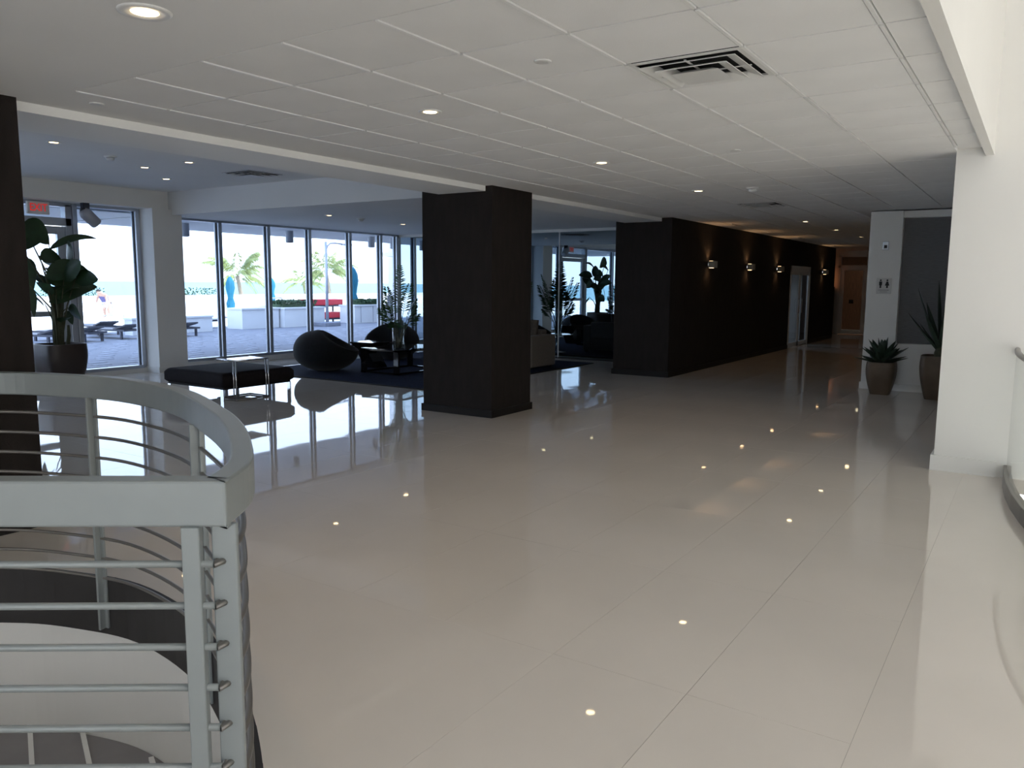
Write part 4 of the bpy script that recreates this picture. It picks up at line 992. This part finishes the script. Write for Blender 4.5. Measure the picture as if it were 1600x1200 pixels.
# lamp post
t = thing('lamp_post', 'grey curved arm lamp post standing on a concrete base', 'lamp post', (-21.6, 20.45, DZ))
obj('base_block', MB().box(-0.3, 0.3, -0.38, 0.38, 0, 0.14), 'concrete', t, 0.02)
obj('pole', MB().tube([(0, 0, .1), (0, 0, 3.03)], [.06, .045], 12), 'lamppost', t, smooth=True)
obj('arm', MB().tube([(0, 0, 2.7), (0, .08, 2.88), (0, .22, 2.98), (0, .45, 3.0), (0, .85, 2.98)], .028, 10), 'lamppost', t, smooth=True)
obj('lamp_head', MB().box(-0.09, 0.09, .8, 1.25, 2.93, 3.0), 'lamppost', t, 0.015)
# closed umbrellas
def umbrella(x, y, z0, z1, label, r=0.17):
    t = thing('closed_umbrella', label, 'umbrella', (x, y, DZ), group='closed teal pool umbrellas')
    obj('pole', MB().tube([(0, 0, 0), (0, 0, z1 - DZ + 0.05)], 0.022, 8), 'lamppost', t, smooth=True)
    obj('base', MB().lathe([(0.28, 0), (0.28, 0.06), (0.05, 0.1)], 18), 'concrete', t)
    H = z1 - z0; vs = []; fs = []; n = 24; pr_ = [(0.6, 0), (0.85, .1), (0.95, .25), (0.62, .38), (0.7, .5), (1.0, .68), (0.85, .84), (0.45, .95), (0.08, 1.0)]
    for a, b in pr_:
        for k in range(n):
            q = 2 * PI * k / n; rr = r * a * (1 + 0.16 * math.cos(8 * q)); vs.append((rr * math.cos(q), rr * math.sin(q), z0 - DZ + H * b))
    for i in range(len(pr_) - 1):
        for k in range(n): a, b = i * n + k, i * n + (k + 1) % n; fs.append((a, b, b + n, a + n))
    cn = obj('canopy', MB().add(vs, fs), 'teal', t, smooth=True)
    obj('tie_strap', MB().lathe([(r * .72, H * .36 + z0 - DZ), (r * .74, H * .39 + z0 - DZ), (r * .72, H * .42 + z0 - DZ)], 20, cap0=False, cap1=False), 'teal', cn)
umbrella(-29.5, 22.28, 0.2, 1.76, 'closed teal umbrella beside the first palm', 0.17)
umbrella(-24.2, 24.42, 0.35, 2.17, 'closed teal umbrella next to the red cushioned loungers', 0.19)
umbrella(-37.5, 31.2, 0.3, 1.75, 'distant closed teal umbrella right of the first palm', 0.18)
umbrella(-37.0, 23.6, 0.3, 1.6, 'distant closed teal umbrella near the white column', 0.18)
# sun loungers
def lounger(x, y, rz, label, group, cush=None, z=DZ, back=0.0, h=0.27):
    t = thing('sun_lounger', label, 'sun lounger', (x, y, z), rz, group=group)
    obj('frame', MB().box(-0.95, 0.95, -0.32, -0.27, h - .05, h).box(-0.95, 0.95, 0.27, 0.32, h - .05, h).box(-0.95, -0.9, -0.27, 0.27, h - .05, h).box(0.9, 0.95, -0.27, 0.27, h - .05, h), 'lounge', t)
    for a in (-.8, .8):
        for b in (-.29, .29): obj('leg', MB().box(a - .03, a + .03, b - .025, b + .025, 0, h - .05), 'lounge', t)
    obj('sling', MB().box(-0.9, 0.45, -0.27, 0.27, h - .03, h), 'lounge', t)
    c, s_ = math.cos(back), math.sin(back)
    obj('backrest', MB().hexa([(0.45, -.27, h - .02), (0.45 + .5 * c, -.27, h - .02 + .5 * s_), (0.45 + .5 * c, .27, h - .02 + .5 * s_), (0.45, .27, h - .02), (0.45 - .03 * s_, -.27, h + .02), (0.45 + .5 * c - .03 * s_, -.27, h + .02 + .5 * s_), (0.45 + .5 * c - .03 * s_, .27, h + .02 + .5 * s_), (0.45 - .03 * s_, .27, h + .02)]), 'lounge', t)
    if cush: obj('cushion', MB().box(-0.9, 0.9, -0.26, 0.26, h, h + (.24 if cush == 'redcloth' else .08)), cush, t, 0.03)
GL = 'dark sling sun loungers on the deck'
for x, y, rz, lab in [(-21.3, 11.0, 0.3, 'dark sun lounger leftmost, behind the plant leaves'), (-21.6, 12.3, 0.15, 'dark sun lounger below the bending person'), (-23.6, 13.0, -0.1, 'dark sun lounger in the middle of the sidelight view'), (-21.3, 13.9, 0.1, 'dark sun lounger at the right of the sidelight view'), (-20.9, 9.9, 0.3, 'dark sun lounger seen through the exit door')]:
    lounger(x, y, rz, lab, GL, back=0.25)
for x, y, lab in [(-23.6, 16.0, 'dark framed lounger with white cushion left of the planter box'), (-24.4, 17.0, 'second dark framed lounger with white cushion by the planter')]:
    lounger(x, y, 0.05, lab, 'white cushioned loungers', 'whitecush')
for k, zz in enumerate((DZ - 0.1, 0.36)):
    lounger(-23.6, 22.0, 1.45, ['lower red cushioned lounger of the stack behind the lamp post', 'upper red cushioned lounger of the stack behind the lamp post'][k], 'stacked red loungers', 'redcloth', z=zz)
# pool handrails
def pool_rail(x, y, label, L=1.3, h=0.85):
    t = thing('pool_handrail', label, 'handrail', (x, y, DZ))
    obj('top_tube', MB().tube([(0, -.5, .45), (0, 0, h), (0, L * .7, h), (0, L * .8, h - .1), (0, L * .8, 0)], 0.022, 8), 'alum', t, smooth=True)
    obj('post', MB().tube([(0, 0, 0), (0, 0, h)], 0.022, 8), 'alum', t, smooth=True); obj('mid_tube', MB().tube([(0, -.5, .1), (0, 0, .42), (0, L * .8, .42)], 0.018, 8), 'alum', t, smooth=True)
pool_rail(-26.2, 14.0, 'steel handrail left of the bending person'); pool_rail(-26.5, 15.6, 'steel handrail right of the bending person', 1.0, 0.7)
t = thing('pool_grab_rail', 'white looped grab rail in front of the hedge', 'handrail', (-23.6, 19.6, DZ))
obj('loop_tube', MB().tube([(0, -.6, .68), (0, -.3, .7), (0, 0, .98), (0, .45, 1.0), (0, .55, .9), (0, .5, .68), (0, .1, .66)], .03, 8), 'stucco', t, smooth=True)
obj('post', MB().tube([(0, 0, 0), (0, 0, .96)], .025, 8), 'stucco', t, smooth=True)
# coconut palms
def coco_palm(x, y, zc, R_, label, nf=20):
    t = thing('coconut_palm', label, 'palm tree', (x, y, -0.5), group='coconut palms behind the parapet')
    H = zc + 0.5
    obj('trunk', MB().tube([(0, .3, 0), (0.1, .2, H * .4), (0, 0, H)], [.2, .15, .12], 12), 'bark', t, smooth=True)
    for k in range(nf):
        q = 2 * PI * k / nf * 2.4 + random.uniform(-.2, .2); el = random.uniform(-0.55, 1.15); r = R_ * random.uniform(.8, 1.1)
        e = Vector((math.cos(q) * math.cos(el) * r, math.sin(q) * math.cos(el) * r, H + math.sin(el) * r * .8 - .1 * r))
        obj('frond', frond_mb((0, 0, H), e, 30, 0.46 * R_ / 2.4, 0.2, 0.028, 0.9, 0.5), 'lime', t)
coco_palm(-45, 34.6, 1.9, 2.6, 'coconut palm behind the first teal umbrella', 24)
coco_palm(-45, 42.6, 2.3, 2.4, 'coconut palm behind the curved arm lamp post', 24)
coco_palm(-52, 46.6, 1.5, 2.2, 'small distant coconut palm left of the lamp post', 14)
# bending person
def person():
    t = thing('person', 'person in a purple shirt bending forward by the pool', 'person', (-33.5, 19.0, -0.06), math.radians(-65))
    V = {'pel': (0, 0, .62, .13), 'wst': (.10, 0, .78, .135), 'chs': (.24, 0, .98, .16), 'nek': (.38, 0, 1.08, .06), 'hd0': (.44, 0, 1.10, .075), 'hd1': (.52, 0, 1.12, .09), 'hd2': (.59, 0, 1.10, .06)}
    for s_, n_ in ((1, 'l'), (-1, 'r')):
        V.update({'hp' + n_: (-.02, .09 * s_, .58, .10), 'kn' + n_: (.06, .11 * s_, .33, .065), 'an' + n_: (-.02, .11 * s_, .07, .04), 'ft' + n_: (.1, .12 * s_, .035, .035),
                  'sh' + n_: (.28, .18 * s_, .98, .065), 'el' + n_: (.33, .24 * s_, .72, .045), 'wr' + n_: (.42, .2 * s_, .52, .032), 'hn' + n_: (.46, .19 * s_, .45, .035)})
    E_ = [('pel', 'wst'), ('wst', 'chs'), ('chs', 'nek'), ('nek', 'hd0'), ('hd0', 'hd1'), ('hd1', 'hd2')]
    for n_ in 'lr': E_ += [('pel', 'hp' + n_), ('hp' + n_, 'kn' + n_), ('kn' + n_, 'an' + n_), ('an' + n_, 'ft' + n_), ('chs', 'sh' + n_), ('sh' + n_, 'el' + n_), ('el' + n_, 'wr' + n_), ('wr' + n_, 'hn' + n_)]
    def skin(names, nm, m, grow=1.0):
        ids = {k: i for i, k in enumerate(names)}; me = bpy.data.meshes.new(nm)
        me.from_pydata([V[k][:3] for k in names], [(ids[a], ids[b]) for a, b in E_ if a in ids and b in ids], [])
        o = bpy.data.objects.new(nm, me); COL.objects.link(o); sk = o.modifiers.new('skin', 'SKIN'); sk.use_smooth_shade = True
        for i, k in enumerate(names): me.skin_vertices[0].data[i].radius = (V[k][3] * grow, V[k][3] * grow)
        me.skin_vertices[0].data[0].use_root = True
        ss = o.modifiers.new('sub', 'SUBSURF'); ss.levels = 1; ss.render_levels = 1
        dg = bpy.context.evaluated_depsgraph_get(); me2 = bpy.data.meshes.new_from_object(o.evaluated_get(dg)); bpy.data.objects.remove(o)
        me2.materials.clear(); me2.materials.append(MT[m]); return obj(nm, me2, None, t, smooth=True)
    skin(list(V), 'body', 'skin')
    skin(['pel', 'wst', 'chs', 'shl', 'shr'], 'shirt', 'shirt', 1.18)
    skin(['pel', 'hpl', 'hpr'], 'shorts', 'shorts', 1.2)
    obj('hair', MB().lathe([(0.04, -.02), (0.088, 0.02), (0.08, 0.07), (0.03, 0.11)], 12, (.51, 0, 1.13)), 'hair', t, smooth=True)
    for s_ in (1, -1):
        for f in range(4): obj('finger', MB().tube([(.46, .19 * s_ + (f - 1.5) * .016, .44), (.475, .19 * s_ + (f - 1.5) * .018, .40), (.465, .19 * s_ + (f - 1.5) * .018, .37)], [.009, .008, .006], 6), 'skin', t, smooth=True)
        obj('thumb', MB().tube([(.46, .16 * s_, .46), (.485, .15 * s_, .43), (.49, .155 * s_, .405)], [.01, .009, .007], 6), 'skin', t, smooth=True)
person()
